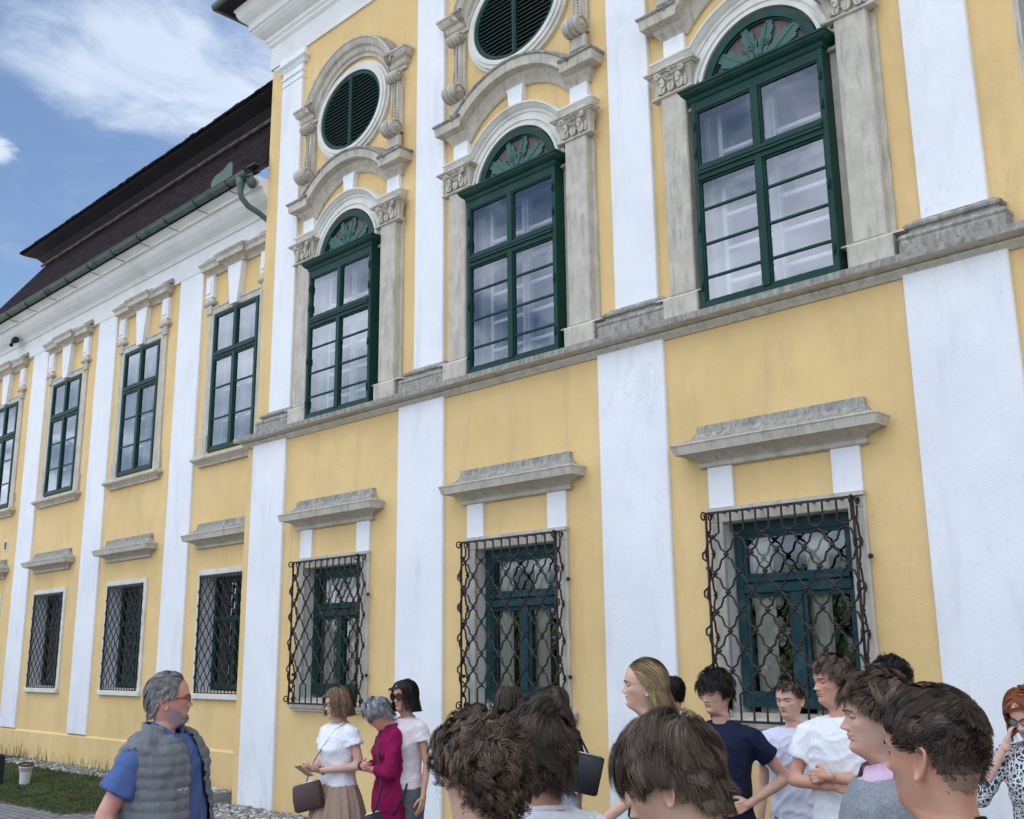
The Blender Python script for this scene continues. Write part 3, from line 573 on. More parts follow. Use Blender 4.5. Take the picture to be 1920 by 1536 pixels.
def lower_window(green, hood_blocks=True):
    """ground-floor window with caged grille (pavilion)"""
    mb = MB(); y = YL+.10; hw = 0.562
    mb.bbox(-hw, -hw+.075, y, y+.08, 1.42, 2.93, .006); mb.bbox(hw-.075, hw, y, y+.08, 1.42, 2.93, .006)
    mb.box(-hw+.075, hw-.075, y+.003, y+.08, 2.83, 2.93); mb.box(-hw+.075, hw-.075, y+.003, y+.08, 1.42, 1.50)
    mb.bbox(-hw+.075, hw-.075, y-.012, y+.08, 2.335, 2.42, .008); mb.bbox(-hw+.076, hw-.076, y-.028, y-.012, 2.425, 2.465, .006); mb.bbox(-.05, .05, y-.010, y+.06, 1.50, 2.335, .008)
    for a, b in ((-hw+.075, -.05), (.05, hw-.075)):
        t = .032; z0, z1 = 1.50, 2.333
        mb.box(a, a+t, y+.015, y+.06, z0, z1); mb.box(b-t, b, y+.015, y+.06, z0, z1); mb.box(a+t, b-t, y+.015, y+.06, z0, z0+t*1.4); mb.box(a+t, b-t, y+.015, y+.06, z1-t, z1)
    t = .035; a, b = -hw+.075, hw-.075; mb.box(a, a+t, y+.015, y+.06, 2.47, 2.83); mb.box(b-t, b, y+.015, y+.06, 2.47, 2.83); mb.box(a+t, b-t, y+.015, y+.06, 2.47, 2.50); mb.box(a+t, b-t, y+.015, y+.06, 2.80, 2.83)
    fr = mb.obj('window', green, palace)
    mb = MB()
    for a, b, c, d in ((-.44, -.08, 1.53, 2.31), (.08, .44, 1.53, 2.31), (-.44, .44, 2.50, 2.80)): mb.add([(a, y+.035, c), (b, y+.035, c), (b, y+.035, d), (a, y+.035, d)], [(0, 1, 2, 3)])
    mb.obj('pane', M['glass_low'], fr)
    mb = MB()
    for xc in (-.37, .14): mb.add([(xc+.19*i/10-.09, y+.11+.016*math.sin(i*2.1), z) for i in range(11) for z in (1.3, 2.95)], [(2*i, 2*i+2, 2*i+3, 2*i+1) for i in range(10)], 0, True)
    mb.obj('curtain', M['curtain'], fr)
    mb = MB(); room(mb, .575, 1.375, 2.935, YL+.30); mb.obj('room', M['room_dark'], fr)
    mb = MB(); w = .715
    for s_ in (-1, 1): a, b = sorted((s_*.575, s_*w)); mb.bbox(a, b, YL-.045, YL-.0005, 1.345, 2.935, .008)
    mb.box(-.575, .575, YL-.03, YL+.17, 1.343, 1.378); mb.bbox(-w, w, YL-.045, YL-.0005, 2.935, 3.03, .008); mb.box(-w-.004, w+.004, YL-.06, YL-.0005, 3.031, 3.065)
    mb.mould([(-w-.0, 1.225), (w+.0, 1.225)], [(0, 0), (.045, 0), (.05, .02), (.07, .04), (.075, .10), (.06, .118), (-.2, .13)], YL-.0008)
    mb.obj('stone_surround', M['stone'], fr)
    for s_ in (-1, 1): mb = MB(); a, b = sorted((s_*.46, s_*.705)); mb.box(a, b, YL-.03, YL-.0005, 3.066, 3.42); mb.obj('white_block', M['white'], fr)
    mb = MB(); mb.mould([(-.735, 3.42), (.735, 3.42)], HOODP, YL-.0005, 0, 1, 14); mb.obj('hood', [M['stone'], M['stone_dark']], fr)
    mb = MB(); g = .66; yf = YL-.155; z0, z1 = 1.30, 3.01; r = .0095
    lattice(mb, -g, g, yf, z0+.02, z1, 12, z0+.26, z1-.20, .31, r)
    for s_ in (-1, 1):
        ys = [yf+.035, yf+.10, yf+.155] if False else None
        lattice(mb, yf+.01, YL-.02, 0, z0, z1-.06, 3, z0+.16, z1-.16, .31, r, sidex=s_*(g+.01))
        mb.tube([(s_*(g+.01), yf+.012, z0), (s_*(g+.01), yf+.012, z1)], .012, 5)
        mb.tube([(s_*(g+.012), YL-.018, z0-.02), (s_*(g+.012), YL-.018, z1-.02)], .014, 5)
        for zc in (z1-.03, z0+.06):
            for yy, rr in ((yf-.02, .045), (yf+.08, .035)): 
                mb.tube([(s_*(g+.015), yy+rr*(1-.045*i)*math.cos(i*.5), zc+rr*(1-.045*i)*math.sin(i*.5)) for i in range(16)], .008, 5)
        for zz in (z0+.35, z1-.45): mb.tube([(s_*g, YL-.03, zz), (s_*(g+.07), YL-.03, zz)], .011, 5); mb.ball((s_*(g+.075), YL-.05, zz), .02, 5)
    for zz in (z0+.02, z1): mb.box(-g-.01, g+.01, yf-.008, yf+.008, zz-.012, zz+.008)
    for i in range(12):
        xx = -g+2*g*i/11
        for zz in (z1+.0,): mb.box(xx-.007, xx+.007, yf, YL-.046, zz-.005, zz+.006)
    for i in range(0, 12, 2): xx = -g+2*g*i/11; mb.box(xx-.007, xx+.007, yf, YL-.046, z0+.012, z0+.022)
    mb.obj('grille', M['iron'], fr)
    return fr
def wing_window():
    mb = MB(); f = YW-.05; h = .635; z0, z1 = 4.905, 7.10
    mb.bbox(-h, -h+.06, f, YW+.02, z0, z1, .005); mb.bbox(h-.06, h, f, YW+.02, z0, z1, .005); mb.box(-h+.06, h-.06, f+.003, YW+.02, z0, z0+.055); mb.box(-h+.06, h-.06, f+.003, YW+.02, z1-.05, z1)
    mb.bbox(-.042, .042, f-.005, f+.05, z0+.055, z1-.05, .005); mb.bbox(-h+.06, -.042, f-.002, f+.05, 6.35, 6.46, .005); mb.bbox(.042, h-.06, f-.002, f+.05, 6.35, 6.46, .005); mb.box(-h+.061, h-.061, f-.02, f-.003, 6.395, 6.42)
    for s_ in (-1, 1):
        for a_, b_ in ((z0+.056, 6.349), (6.461, z1-.051)):
            a, b = sorted((s_*.043, s_*(h-.061))); t = .02; mb.box(a, a+t, f+.012, f+.05, a_, b_); mb.box(b-t, b, f+.012, f+.05, a_, b_); mb.box(a+t, b-t, f+.012, f+.05, a_, a_+t); mb.box(a+t, b-t, f+.012, f+.05, b_-t, b_)
        for z in (5.40, 5.89): a, b = sorted((s_*.063, s_*(h-.081))); mb.box(a, b, f+.016, f+.046, z-.011, z+.011)
    fr = mb.obj('window', M['green'], palace)
    mb = MB()
    for s_ in (-1, 1):
        for a_, b_ in ((z0+.07, 6.34), (6.47, z1-.06)): a, b = sorted((s_*.055, s_*(h-.07))); mb.add([(a, f+.03, a_), (b, f+.03, a_), (b, f+.03, b_), (a, f+.03, b_)], [(0, 1, 2, 3)])
    mb.obj('pane', M['glass'], fr)
    mb = MB(); inner_window(mb, .58, 4.94, 7.06, YW+.14, 2, [5.40, 5.89, 6.40]); mb.obj('inner_window', M['inner_white'], fr)
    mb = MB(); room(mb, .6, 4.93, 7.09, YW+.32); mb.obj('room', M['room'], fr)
    mb = MB()
    for s_ in (-1, 1):
        a, b = sorted((s_*h, s_*.845)); mb.bbox(a, b, YW-.03, YW-.0005, 4.86, 7.101, .006); a, b = sorted((s_*(h+.05), s_*.89)); mb.bbox(a, b, YW-.05, YW-.0006, 4.86, 5.17, .008)
        a, b = sorted((s_*(h+.09), s_*.87)); mb.bbox(a, b, YW-.055, YW-.0006, 7.13, 7.28, .006); mb.mould([(s_*.79-.09, 7.28), (s_*.79+.09, 7.28)], [(0, 0), (.06, 0), (.075, .02), (.08, .045), (0, .06)], YW-.0007)
    mb.bbox(-.845, .845, YW-.03, YW-.0005, 7.101, 7.20, .004); mb.bbox(-.86, .86, YW-.04, YW-.0006, 7.20, 7.235, .004)
    mb.obj('stone_surround', M['stone'], fr)
    mb = MB(); mb.mould([(-.83, 4.69), (.83, 4.69)], [(0, 0), (.05, 0), (.06, .03), (.09, .06), (.13, .09), (.14, .10), (.14, .13), (.12, .15), (0, .17)], YW-.0006); mb.obj('sill', M['stone'], fr)
    mb = MB(); mb.prism([(-.105, 7.12), (.105, 7.12), (.20, 7.76), (-.20, 7.76)], YW-.10, YW-.001); mb.obj('keystone', M['white'], fr)
    for s_ in (-1, 1):
        mb = MB(); x = s_*.79; mb.bbox(x-.11, x+.11, YW-.07, YW-.001, 7.40, 7.76, .008); mb.bbox(x-.07, x+.07, YW-.085, YW-.07, 7.46, 7.70, .006)
        for k in (-1, 0, 1): mb.box(x+k*.05-.012, x+k*.05+.012, YW-.065, YW-.001, 7.345, 7.40)
        mb.obj('white_block', M['white'], fr)
    mb = MB(); hp = [(0, 0), (.04, 0), (.05, .03), (.08, .06), (.12, .075), (.15, .08), (.155, .14), (.17, .16), (.19, .18), (.19, .20), (.08, .225), (0, .25)]
    mb.mould([(-.80, 7.76), (.80, 7.76)], hp, YW-.0006, 0, 1, 9)
    mb.mould([(-.18, 7.77), (.18, 7.77)], [(a+.05, b*1.05) if a > 0 else (a, b*1.05) for a, b in hp], YW-.0009, 0, 1, 9)
    for x, w2 in ((0, .20), (-.80, .12), (.80, .12)): mb.mould([(x-w2, 7.97), (x+w2, 7.97)], [(0, 0), (.12, 0), (.10, .06), (.05, .12), (0, .13)], YW-.0011, 1)
    mb.obj('hood', [M['stone'], M['stone_dark']], fr)
    return fr
def wing_low_window():
    mb = MB(); y = YW+.20; hw = .60; z0, z1 = 1.42, 3.02
    mb.bbox(-hw, -hw+.07, y, y+.07, z0, z1, .005); mb.bbox(hw-.07, hw, y, y+.07, z0, z1, .005); mb.box(-hw+.07, hw-.07, y+.003, y+.07, z1-.08, z1); mb.box(-hw+.07, hw-.07, y+.003, y+.07, z0, z0+.08)
    mb.bbox(-hw+.07, hw-.07, y-.01, y+.06, 2.38, 2.46, .005); mb.bbox(-.05, .05, y-.012, y+.06, z0+.08, 2.38, .005); mb.box(-.03, .03, y+.01, y+.06, 2.46, z1-.08)
    for a, b in ((-hw+.07, -.05), (.05, hw-.07)): mb.box(a, b, y+.02, y+.05, 1.92, 1.94)
    fr = mb.obj('window', M['green'], palace)
    mb = MB(); mb.add([(-.53, y+.035, z0+.08), (.53, y+.035, z0+.08), (.53, y+.035, z1-.08), (-.53, y+.035, z1-.08)], [(0, 1, 2, 3)]); mb.obj('pane', M['glass_low'], fr)
    mb = MB(); room(mb, .62, 1.40, 3.03, YW+.32); mb.obj('room', M['room_dark'], fr)
    mb = MB()
    for s_ in (-1, 1): a, b = sorted((s_*.62, s_*.71)); mb.bbox(a, b, YW-.03, YW-.0005, 1.37, 3.03, .006)
    mb.bbox(-.71, .71, YW-.03, YW-.0005, 3.03, 3.12, .006); mb.bbox(-.72, .72, YW-.06, YW-.0005, 1.29, 1.372, .01)
    mb.obj('stone_surround', M['stone_light'], fr)
    mb = MB(); mb.mould([(-.735, 3.44), (.735, 3.44)], HOODP, YW-.0005, 0, 1, 14); mb.obj('hood', [M['stone'], M['stone_dark']], fr)
    mb = MB(); g = .60; yf = YW-.045; a0, a1 = 1.37, 3.03
    lattice(mb, -g, g, yf, a0, a1, 14, a0+.12, a1-.12, .21, .008)
    for s_ in (-1, 1): mb.box(s_*g-.012, s_*g+.012, yf-.01, yf+.01, a0-.02, a1+.02)
    for zz in (a0, a1): mb.box(-g, g, yf-.008, yf+.008, zz-.014, zz+.014)
    for s_ in (-1, 1):
        for zz in (a0+.2, a1-.2): mb.box(s_*(g+.01)-.01, s_*(g+.01)+.01, yf, YW-.03, zz-.01, zz+.01)
    mb.obj('grille', M['iron'], fr)
    return fr
def place(o, xs):
    for i, x in enumerate(xs):
        c = o if i == 0 else copy_tree(o, palace, 0)
        c.location = (x-ORIG.x, -ORIG.y, 0)
place(arched_window(), BAYS); place(oval_louvre(), BAYS)
lw_ = lower_window(M['green']); lw_.location = (LB[0]-ORIG.x, -ORIG.y, 0)
lwb = lower_window(M['green_blue']); place(lwb, LB[1:])
place(wing_window(), WBAYS); place(wing_low_window(), WBAYS)
# ------------------------------------------------------------------ ground
M['paving'] = noisy('grey_paving', (0.13, 0.13, 0.125), (0.19, 0.185, 0.175), 4, 0.9, bumps=0.5, bscale=30)
def sett_mat():
    m, nt, b = base_mat('grey_sett_paving', (0.17, 0.17, 0.165), 0.85); v = coords(nt)
    br = nd(nt, 'ShaderNodeTexBrick'); br.inputs['Scale'].default_value = 1; br.inputs['Brick Width'].default_value = 0.22; br.inputs['Row Height'].default_value = 0.11; br.inputs['Mortar Size'].default_value = 0.012
    br.inputs['Color1'].default_value = (0.20, 0.20, 0.195, 1); br.inputs['Color2'].default_value = (0.29, 0.285, 0.275, 1); br.inputs['Mortar'].default_value = (0.06, 0.055, 0.05, 1)
    nt.links.new(v, br.inputs['Vector']); nt.links.new(mixc(nt, ramp(nt, tex_noise(nt, v, 7, 6), .4, .7, 0, .5), br.outputs['Color'], (0.10, 0.10, 0.095)), b.inputs['Base Color']); bump(nt, b, br.outputs['Fac'], -0.6, 0.01); return m
M['sett'] = sett_mat()
mb = MB(); mb.add([(-600, -600, 0), (600, -600, 0), (600, 600, 0), (-600, 600, 0)], [(0, 1, 2, 3)]); mb.obj('ground', M['sett'], kind='structure')
M['soil'] = noisy('dark_soil', (0.05, 0.045, 0.03), (0.09, 0.075, 0.05), 9, 0.95, bumps=0.6)
# lawn strip in front of the wing, rising a little towards the wall
def lawn_z(x, y): return (0.002+0.14*min(1, max(0, (y-5.95)/1.6)))*min(1, max(0.02, (-13.45-x)/.6))
mb = MB(); gx = np.linspace(-30, -13.4, 60); gy_ = np.linspace(5.9, 8.02, 14); vs = [(x, y+(0.15*math.sin(x*1.3) if j == 0 else 0), lawn_z(x, y)+0.006*math.sin(x*7+y*5)*(j > 1)) for x in gx for j, y in enumerate(gy_)]
n = len(gy_); mb.add(vs, [(i*n+j, (i+1)*n+j, (i+1)*n+j+1, i*n+j+1) for i in range(len(gx)-1) for j in range(n-1)], 0, True)
mb.obj('lawn_soil', M['soil'], kind='structure')
M['grass'] = noisy('grass_blades', (0.04, 0.075, 0.018), (0.13, 0.155, 0.055), 3.0, 0.8, bumps=0, spec=0.2, c2=(0.17, 0.15, 0.08), s2=5, lo2=.5, hi2=.7)
def blades(n, fx, fy, hh, lean=0.5, wd=0.006):
    vs = []; fs = []
    for i in range(n):
        x, y = fx(), fy(); z = lawn_z(x, y)-.005; h = hh()*(0.6+0.8*mnoise.noise((x*1.5, y*1.5, 3))**2+.2); a = random.uniform(0, 6.283); l = random.uniform(0.1, lean)*h; b = random.uniform(0, 6.283); w_ = wd*random.uniform(.7, 1.5)
        dx, dy = math.cos(a)*w_, math.sin(a)*w_; o = len(vs); lx, ly = math.cos(b)*l, math.sin(b)*l
        vs += [(x-dx, y-dy, z), (x+dx, y+dy, z), (x+lx*.4+dx*.7, y+ly*.4+dy*.7, z+h*.6), (x+lx*.4-dx*.7, y+ly*.4-dy*.7, z+h*.6), (x+lx, y+ly, z+h)]
        fs += [(o, o+1, o+2, o+3), (o+3, o+2, o+4)]
    return vs, fs
mb = MB(); v_, f_ = blades(46000, lambda: random.uniform(-22, -13.6), lambda: 5.85+2.0*random.random()**0.9, lambda: random.uniform(.02, .055)); mb.add(v_, f_); 
mb.obj('grass', M['grass'], label='short patchy green lawn along the foot of the far wing', cat='grass', kind='stuff')
mb = MB(); v_, f_ = blades(260, lambda: random.uniform(-22, -13.8), lambda: random.uniform(7.75, 7.95), lambda: random.uniform(.10, .34), .45, .004); mb.add(v_, f_)
mb.obj('tall_grass', M['grass'], label='thin tall weeds growing against the yellow wall', cat='weeds', kind='stuff')
M['pebble'] = []
for nme, c0, c1 in (('pebble_grey', (0.22, 0.215, 0.20), (0.34, 0.33, 0.31)), ('pebble_light', (0.48, 0.46, 0.42), (0.62, 0.60, 0.56)), ('pebble_brown', (0.15, 0.125, 0.10), (0.26, 0.22, 0.18))): M['pebble'].append(noisy(nme, c0, c1, 12, 0.85, bumps=0.3))
def pebbles(n, fx, fy, fz, size):
    mb = MB(); base = [(0,0,1),(.9,0,.45),(.28,.85,.45),(-.72,.53,.45),(-.72,-.53,.45),(.28,-.85,.45),(.72,.53,-.45),(-.28,.85,-.45),(-.9,0,-.45),(-.28,-.85,-.45),(.72,-.53,-.45),(0,0,-1)]
    F = [(0,1,2),(0,2,3),(0,3,4),(0,4,5),(0,5,1),(1,6,2),(2,7,3),(3,8,4),(4,9,5),(5,10,1),(6,7,2),(7,8,3),(8,9,4),(9,10,5),(10,6,1),(11,7,6),(11,8,7),(11,9,8),(11,10,9),(11,6,10)]
    for i in range(n):
        x, y = fx(), fy(); s_ = size*random.uniform(.6, 1.5); q = Matrix.Rotation(random.uniform(0, 6.28), 3, 'Z') @ Matrix.Rotation(random.uniform(-.5, .5), 3, 'X'); k = (s_*random.uniform(.8, 1.5), s_*random.uniform(.7, 1.1), s_*random.uniform(.45, .8))
        mb.add([Vector((x, y, fz(x, y)+random.uniform(0, .4)*s_)) + q @ Vector((p[0]*k[0]*random.uniform(.85, 1.1), p[1]*k[1], p[2]*k[2])) for p in base], F, random.choice((0, 0, 1, 2)), True)
    return mb
mb = pebbles(3600, lambda: random.uniform(-22, -13.9), lambda: random.uniform(7.46, 7.97), lambda x, y: lawn_z(x, y), .025)
mb.obj('gravel', M['pebble'], label='strip of mixed pebbles between the lawn and the wing wall', cat='gravel', kind='stuff')
# two stepped gravel beds with grey metal edging where wing meets pavilion
M['edging'] = noisy('grey_metal_edging', (0.20, 0.21, 0.21), (0.27, 0.28, 0.28), 3, 0.6, metal=0.2, bumps=0.1)
def bed(name, x0, x1, y0, y1, z1, label, npb):
    t = 0.03; e = empty(name, ((x0+x1)/2, y0, 0), label, 'gravel bed'); o = Vector(((x0+x1)/2, y0, 0))
    mb = MB(); 
    for a, b, c, d in ((x0, x1, y0, y0+t), (x0, x0+t, y0+t, y1), (x1-t, x1, y0+t, y1)): mb.box(a-o.x, b-o.x, c-o.y, d-o.y, 0.0, z1)
    mb.obj('edging', M['edging'], e)
    mb = MB(); mb.box(x0+t-o.x, x1-t-o.x, t, y1-y0-.002, 0.0, z1-.035); mb.obj('bed_soil', M['soil'], e)
    mb = pebbles(npb, lambda: random.uniform(x0+t+.02, x1-t-.02)-o.x, lambda: random.uniform(t+.02, y1-y0-.03), lambda x, y: z1-.035, .03); p = mb.obj('pebbles', M['pebble'], e, kind='stuff')
    return e
bed('gravel_bed', -15.2, -12.83, 7.05, 7.93, 0.16, 'raised grey edged bed of pebbles holding the leaning white pipe', 900)
bed('gravel_bed', -14.1, -6.6, 6.78, 7.035, 0.07, 'low grey edged pebble strip along the foot of the white pilasters', 1500)
mb = pebbles(1900, lambda: random.uniform(-12.8, -6.6), lambda: random.uniform(7.05, 7.62), lambda x, y: 0.02, .028)
mb.obj('gravel', M['pebble'], label='loose pebbles lying at the base of the pavilion wall', cat='gravel', kind='stuff')
# drain pipe ends
M['pvc'] = noisy('white_plastic', (0.66, 0.65, 0.66), (0.76, 0.75, 0.76), 4, 0.45, bumps=0, c2=(0.52, 0.50, 0.50), s2=3)
M['rust'] = noisy('rusty_red_side', (0.25, 0.07, 0.035), (0.34, 0.11, 0.06), 6, 0.7)
def pot(name, loc, tilt, label, r=.10, h=.31):
    e = empty(name, loc, label, 'drain pipe'); e.rotation_euler = tilt
    mb = MB(); prof = [(r*.68, -.06), (r*.78, h*.5), (r*.9, h*.72), (r*.91, h*.74), (r*1.0, h*.75), (r*1.0, h*.90), (r*1.03, h*.91), (r*1.03, h*.93), (r*.99, h*.94), (r*.99, h*.985)]
    k = 28; vs = [(p*math.cos(2*math.pi*i/k), p*math.sin(2*math.pi*i/k), z) for p, z in prof for i in range(k)]; fs = [(j*k+i, j*k+(i+1) % k, (j+1)*k+(i+1) % k, (j+1)*k+i) for j in range(len(prof)-1) for i in range(k)]
    mb.add(vs, fs, 0, True); mb.obj('pipe_body', M['pvc'], e)
    mb = MB(); mb.tube([(r*.98*math.cos(a), r*.98*math.sin(a), h*.985) for a in [2*math.pi*i/24 for i in range(25)]], .011, 6, cap=False); mb.obj('rim', M['dark'], e)
    mb = MB(); mb.tube([(0, 0, h*.6), (0, 0, h*.97)], r*.80, 20); mb.obj('inside', M['rust'], e)
pot('drain_pipe', (-16.75, 6.62, 0.05), (0.05, 0.16, 0), 'upright white plastic pipe end with dark rim in the grass')
pot('drain_pipe', (-13.85, 7.45, 0.12), (R(-52), R(-30), 0), 'white plastic pipe end leaning against the wall in pebbles', .12, .42)
mb = MB(); mb.bbox(-.05, .05, -.05, .05, 0, .42, .01); mb.ball((0, 0, .42), (.05, .05, .02), 6)
o = mb.obj('marker_post', M['dark'], label='short black post in the grass at the left edge', cat='post'); o.location = (-17.22, 6.42, .04)
# trees across the way, behind the photographer, that the ground-floor panes reflect
M['bark'] = noisy('bark', (0.07, 0.055, 0.04), (0.12, 0.10, 0.075), 8, 0.95, stretch=(1, 1, .2), bumps=.8)
M['foliage'] = noisy('tree_foliage', (0.035, 0.075, 0.018), (0.08, 0.13, 0.035), 1.2, 0.8, bumps=0, c2=(0.02, 0.045, 0.012), s2=.6)
def tree(x, y, h, sd):
    rr = random.Random(sd); e = empty('broadleaf_tree', (x, y, 0), 'leafy green tree reflected in the ground floor panes', 'tree', 'trees across the courtyard behind the photographer')
    mb = MB(); mb.tube([(0, 0, 0), (.1, 0, h*.25), (0, .1, h*.5), (.05, 0, h*.8)], [.28, .22, .16, .05], 8)
    for k in range(6): a = rr.uniform(0, 6.28); mb.tube([(0, 0, h*(.25+.07*k)), (1.0*math.cos(a), 1.0*math.sin(a), h*(.4+.07*k)), (1.9*math.cos(a), 1.9*math.sin(a), h*(.5+.07*k))], [.12, .07, .02], 6)
    mb.obj('trunk', M['bark'], e)
    mb = MB(); cl = [(rr.uniform(-1, 1)*h*.28, rr.uniform(-1, 1)*h*.28, h*(.10+.8*rr.random()), h*rr.uniform(.12, .22)) for _ in range(30)]
    for i in range(4200):
        c = rr.choice(cl); v = Vector((rr.gauss(0, 1), rr.gauss(0, 1), rr.gauss(0, 1))).normalized()*c[3]*rr.random()**.4; p = Vector(c[:3])+v; a, b = Vector((rr.gauss(0, 1), rr.gauss(0, 1), rr.gauss(0, 1))).normalized()*.10, Vector((rr.gauss(0, 1), rr.gauss(0, 1), rr.gauss(0, 1))).normalized()*.075
        mb.add([p-a, p+b, p+a, p-b], [(0, 1, 2, 3)])
    mb.obj('crown', M['foliage'], e)
for i in range(28): tree(-50+2.6*i, -19-2.5*((i*7) % 3), 4.3+((i*5) % 4)*.3, i)
# ------------------------------------------------------------------ people
def skin_mat(name, c, red):
    m, nt, b = base_mat(name, c, 0.52, 0, 0.4); v = coords(nt)
    cc = mixc(nt, ramp(nt, tex_noise(nt, v, 13, 5, .6), .35, .65, 0, .95), c, red); cc = mixc(nt, ramp(nt, tex_noise(nt, v, 260, 3), .5, .75, 0, .25), cc, tuple(x*.8 for x in c))
    nt.links.new(cc, b.inputs['Base Color']); b.inputs['Subsurface Weight'].default_value = 0.12; b.inputs['Subsurface Radius'].default_value = (0.012, 0.005, 0.003); b.inputs['Subsurface Scale'].default_value = 1.0
    bump(nt, b, tex_noise(nt, v, 420, 3), .12, .001); return m
SK = {'fair': skin_mat('fair_skin', (0.66, 0.43, 0.32), (0.64, 0.33, 0.24)), 'tan': skin_mat('tanned_skin', (0.60, 0.34, 0.23), (0.58, 0.27, 0.18)), 'ruddy': skin_mat('ruddy_skin', (0.66, 0.37, 0.28), (0.66, 0.27, 0.21)), 'pale': skin_mat('pale_skin', (0.76, 0.51, 0.41), (0.74, 0.41, 0.32))}
M['lip'] = noisy('lips', (0.44, 0.205, 0.165), (0.50, 0.24, 0.195), 60, .45, bumps=.1)
M['eye'] = noisy('eye_white', (0.20, 0.185, 0.175), (0.24, 0.22, 0.21), 20, .2, bumps=0)
M['iris'] = noisy('iris', (0.02, 0.016, 0.014), (0.04, 0.03, 0.024), 60, .15, bumps=0)
M['stubble'] = noisy('hair_stubble_on_skin', (.11, .072, .052), (.15, .10, .072), 200, .8, bumps=.4, bscale=700, bdist=.001); M['stubble2'] = noisy('thin_stubble_on_skin', (.27, .16, .11), (.33, .20, .14), 200, .7, bumps=.2, bscale=700, bdist=.001)
M['nail'] = noisy('nail', (0.62, 0.38, 0.32), (0.66, 0.42, 0.36), 60, .3, bumps=0)
def hair_mats(name, cols):
    L_ = []
    for i, c in enumerate(cols):
        m, nt, b = base_mat('%s_%d' % (name, i), c, .52, 0, .22); v = coords(nt)
        nt.links.new(mixc(nt, ramp(nt, tex_noise(nt, v, 30, 4), .3, .7), tuple(x*.8 for x in c), tuple(x*1.2 for x in c)), b.inputs['Base Color']); L_.append(m)
    return L_
HM = {'dkbrown': hair_mats('dark_brown_hair', [(.036, .025, .019), (.066, .045, .033), (.12, .083, .06)]), 'brown': hair_mats('brown_hair', [(.062, .042, .030), (.115, .078, .054), (.19, .132, .094)]),
      'black': hair_mats('black_hair', [(.009, .007, .007), (.015, .011, .010), (.026, .018, .016)]), 'grey': hair_mats('grey_hair', [(.16, .15, .14), (.27, .255, .24), (.40, .375, .35)]),
      'silver': hair_mats('silver_hair', [(.15, .155, .165), (.28, .285, .30), (.42, .43, .45)]), 'blond': hair_mats('dark_blonde_hair', [(.15, .095, .045), (.24, .16, .08), (.40, .30, .16)]),
      'ltbrown': hair_mats('light_brown_hair', [(.13, .075, .04), (.20, .12, .065), (.29, .19, .11)]), 'red': hair_mats('red_hair', [(.16, .045, .016), (.24, .07, .024), (.32, .11, .04)]), 'curlb': hair_mats('curly_brown_hair', [(.055, .037, .025), (.115, .076, .05), (.25, .17, .11)])}
def cloth(name, c, c1=None, rough=.9, weave=900, **k): return noisy(name, c, c1 or tuple(min(1, x*1.12+.002) for x in c), 5, rough, bumps=.25, bscale=weave*.3, bdist=.0035, spec=.2, wr=4.0, **k)
CL = {'white': cloth('white_cotton', (.78, .78, .80)), 'lilacwhite': cloth('pale_lilac_cotton', (.66, .66, .76)), 'navy': cloth('navy_cotton', (.012, .016, .042)), 'blue': cloth('blue_polo_cotton', (.085, .13, .30)), 'vest': cloth('grey_nylon', (.17, .18, .19), rough=.55),
      'vestdark': cloth('dark_lining', (.018, .02, .03)), 'magenta': cloth('magenta_linen', (.24, .006, .065)), 'beige': cloth('beige_cotton', (.36, .255, .185)), 'black': cloth('black_cotton', (.012, .012, .015)), 'jeans': cloth('light_jeans', (.28, .36, .46), c2=(.5, .58, .66), s2=5), 'greyjeans': cloth('grey_jeans', (.15, .17, .21), c2=(.24, .26, .3), s2=6), 'darktrouser': cloth('dark_trousers', (.02, .022, .026)),
      'fleece': noisy('grey_fleece', (.19, .205, .22), (.34, .36, .37), 120, .95, bumps=.5, bscale=300), 'pink': cloth('pale_pink_shirt', (.66, .48, .62)), 'blush': cloth('pale_blush_top', (.70, .62, .62)), 'whitetrouser': cloth('white_trousers', (.62, .62, .62)), 'greytr': cloth('grey_trousers', (.10, .11, .11))}
def stripe_mat():
    m, nt, b = base_mat('navy_white_stripes', (.7, .7, .7), .9); v = coords(nt); w_ = nd(nt, 'ShaderNodeTexWave'); w_.bands_direction = 'DIAGONAL'; w_.inputs['Scale'].default_value = 11; w_.inputs['Distortion'].default_value = .6; w_.inputs['Detail'].default_value = 1
    nt.links.new(coords(nt, (1, 1, .15)), w_.inputs[0]); nt.links.new(mixc(nt, ramp(nt, w_.outputs['Fac'], .45, .55), (.02, .024, .05), (.72, .72, .74)), b.inputs['Base Color']); return m
def print_mat():
    m, nt, b = base_mat('black_white_print', (.6, .6, .6), .85); v = coords(nt); a = nd(nt, 'ShaderNodeTexVoronoi', feature='DISTANCE_TO_EDGE'); a.inputs['Scale'].default_value = 42; nt.links.new(v, a.inputs['Vector'])
    c = nd(nt, 'ShaderNodeTexVoronoi'); c.inputs['Scale'].default_value = 80; nt.links.new(v, c.inputs['Vector']); mu = nd(nt, 'ShaderNodeMath', operation='MULTIPLY'); nt.links.new(ramp(nt, a.outputs[0], .05, .12), mu.inputs[0]); nt.links.new(ramp(nt, c.outputs[0], .25, .45), mu.inputs[1])
    nt.links.new(mixc(nt, mu.outputs[0], (.74, .74, .75), (.03, .03, .04)), b.inputs['Base Color']); return m
CL['stripe'] = stripe_mat(); CL['print'] = print_mat()

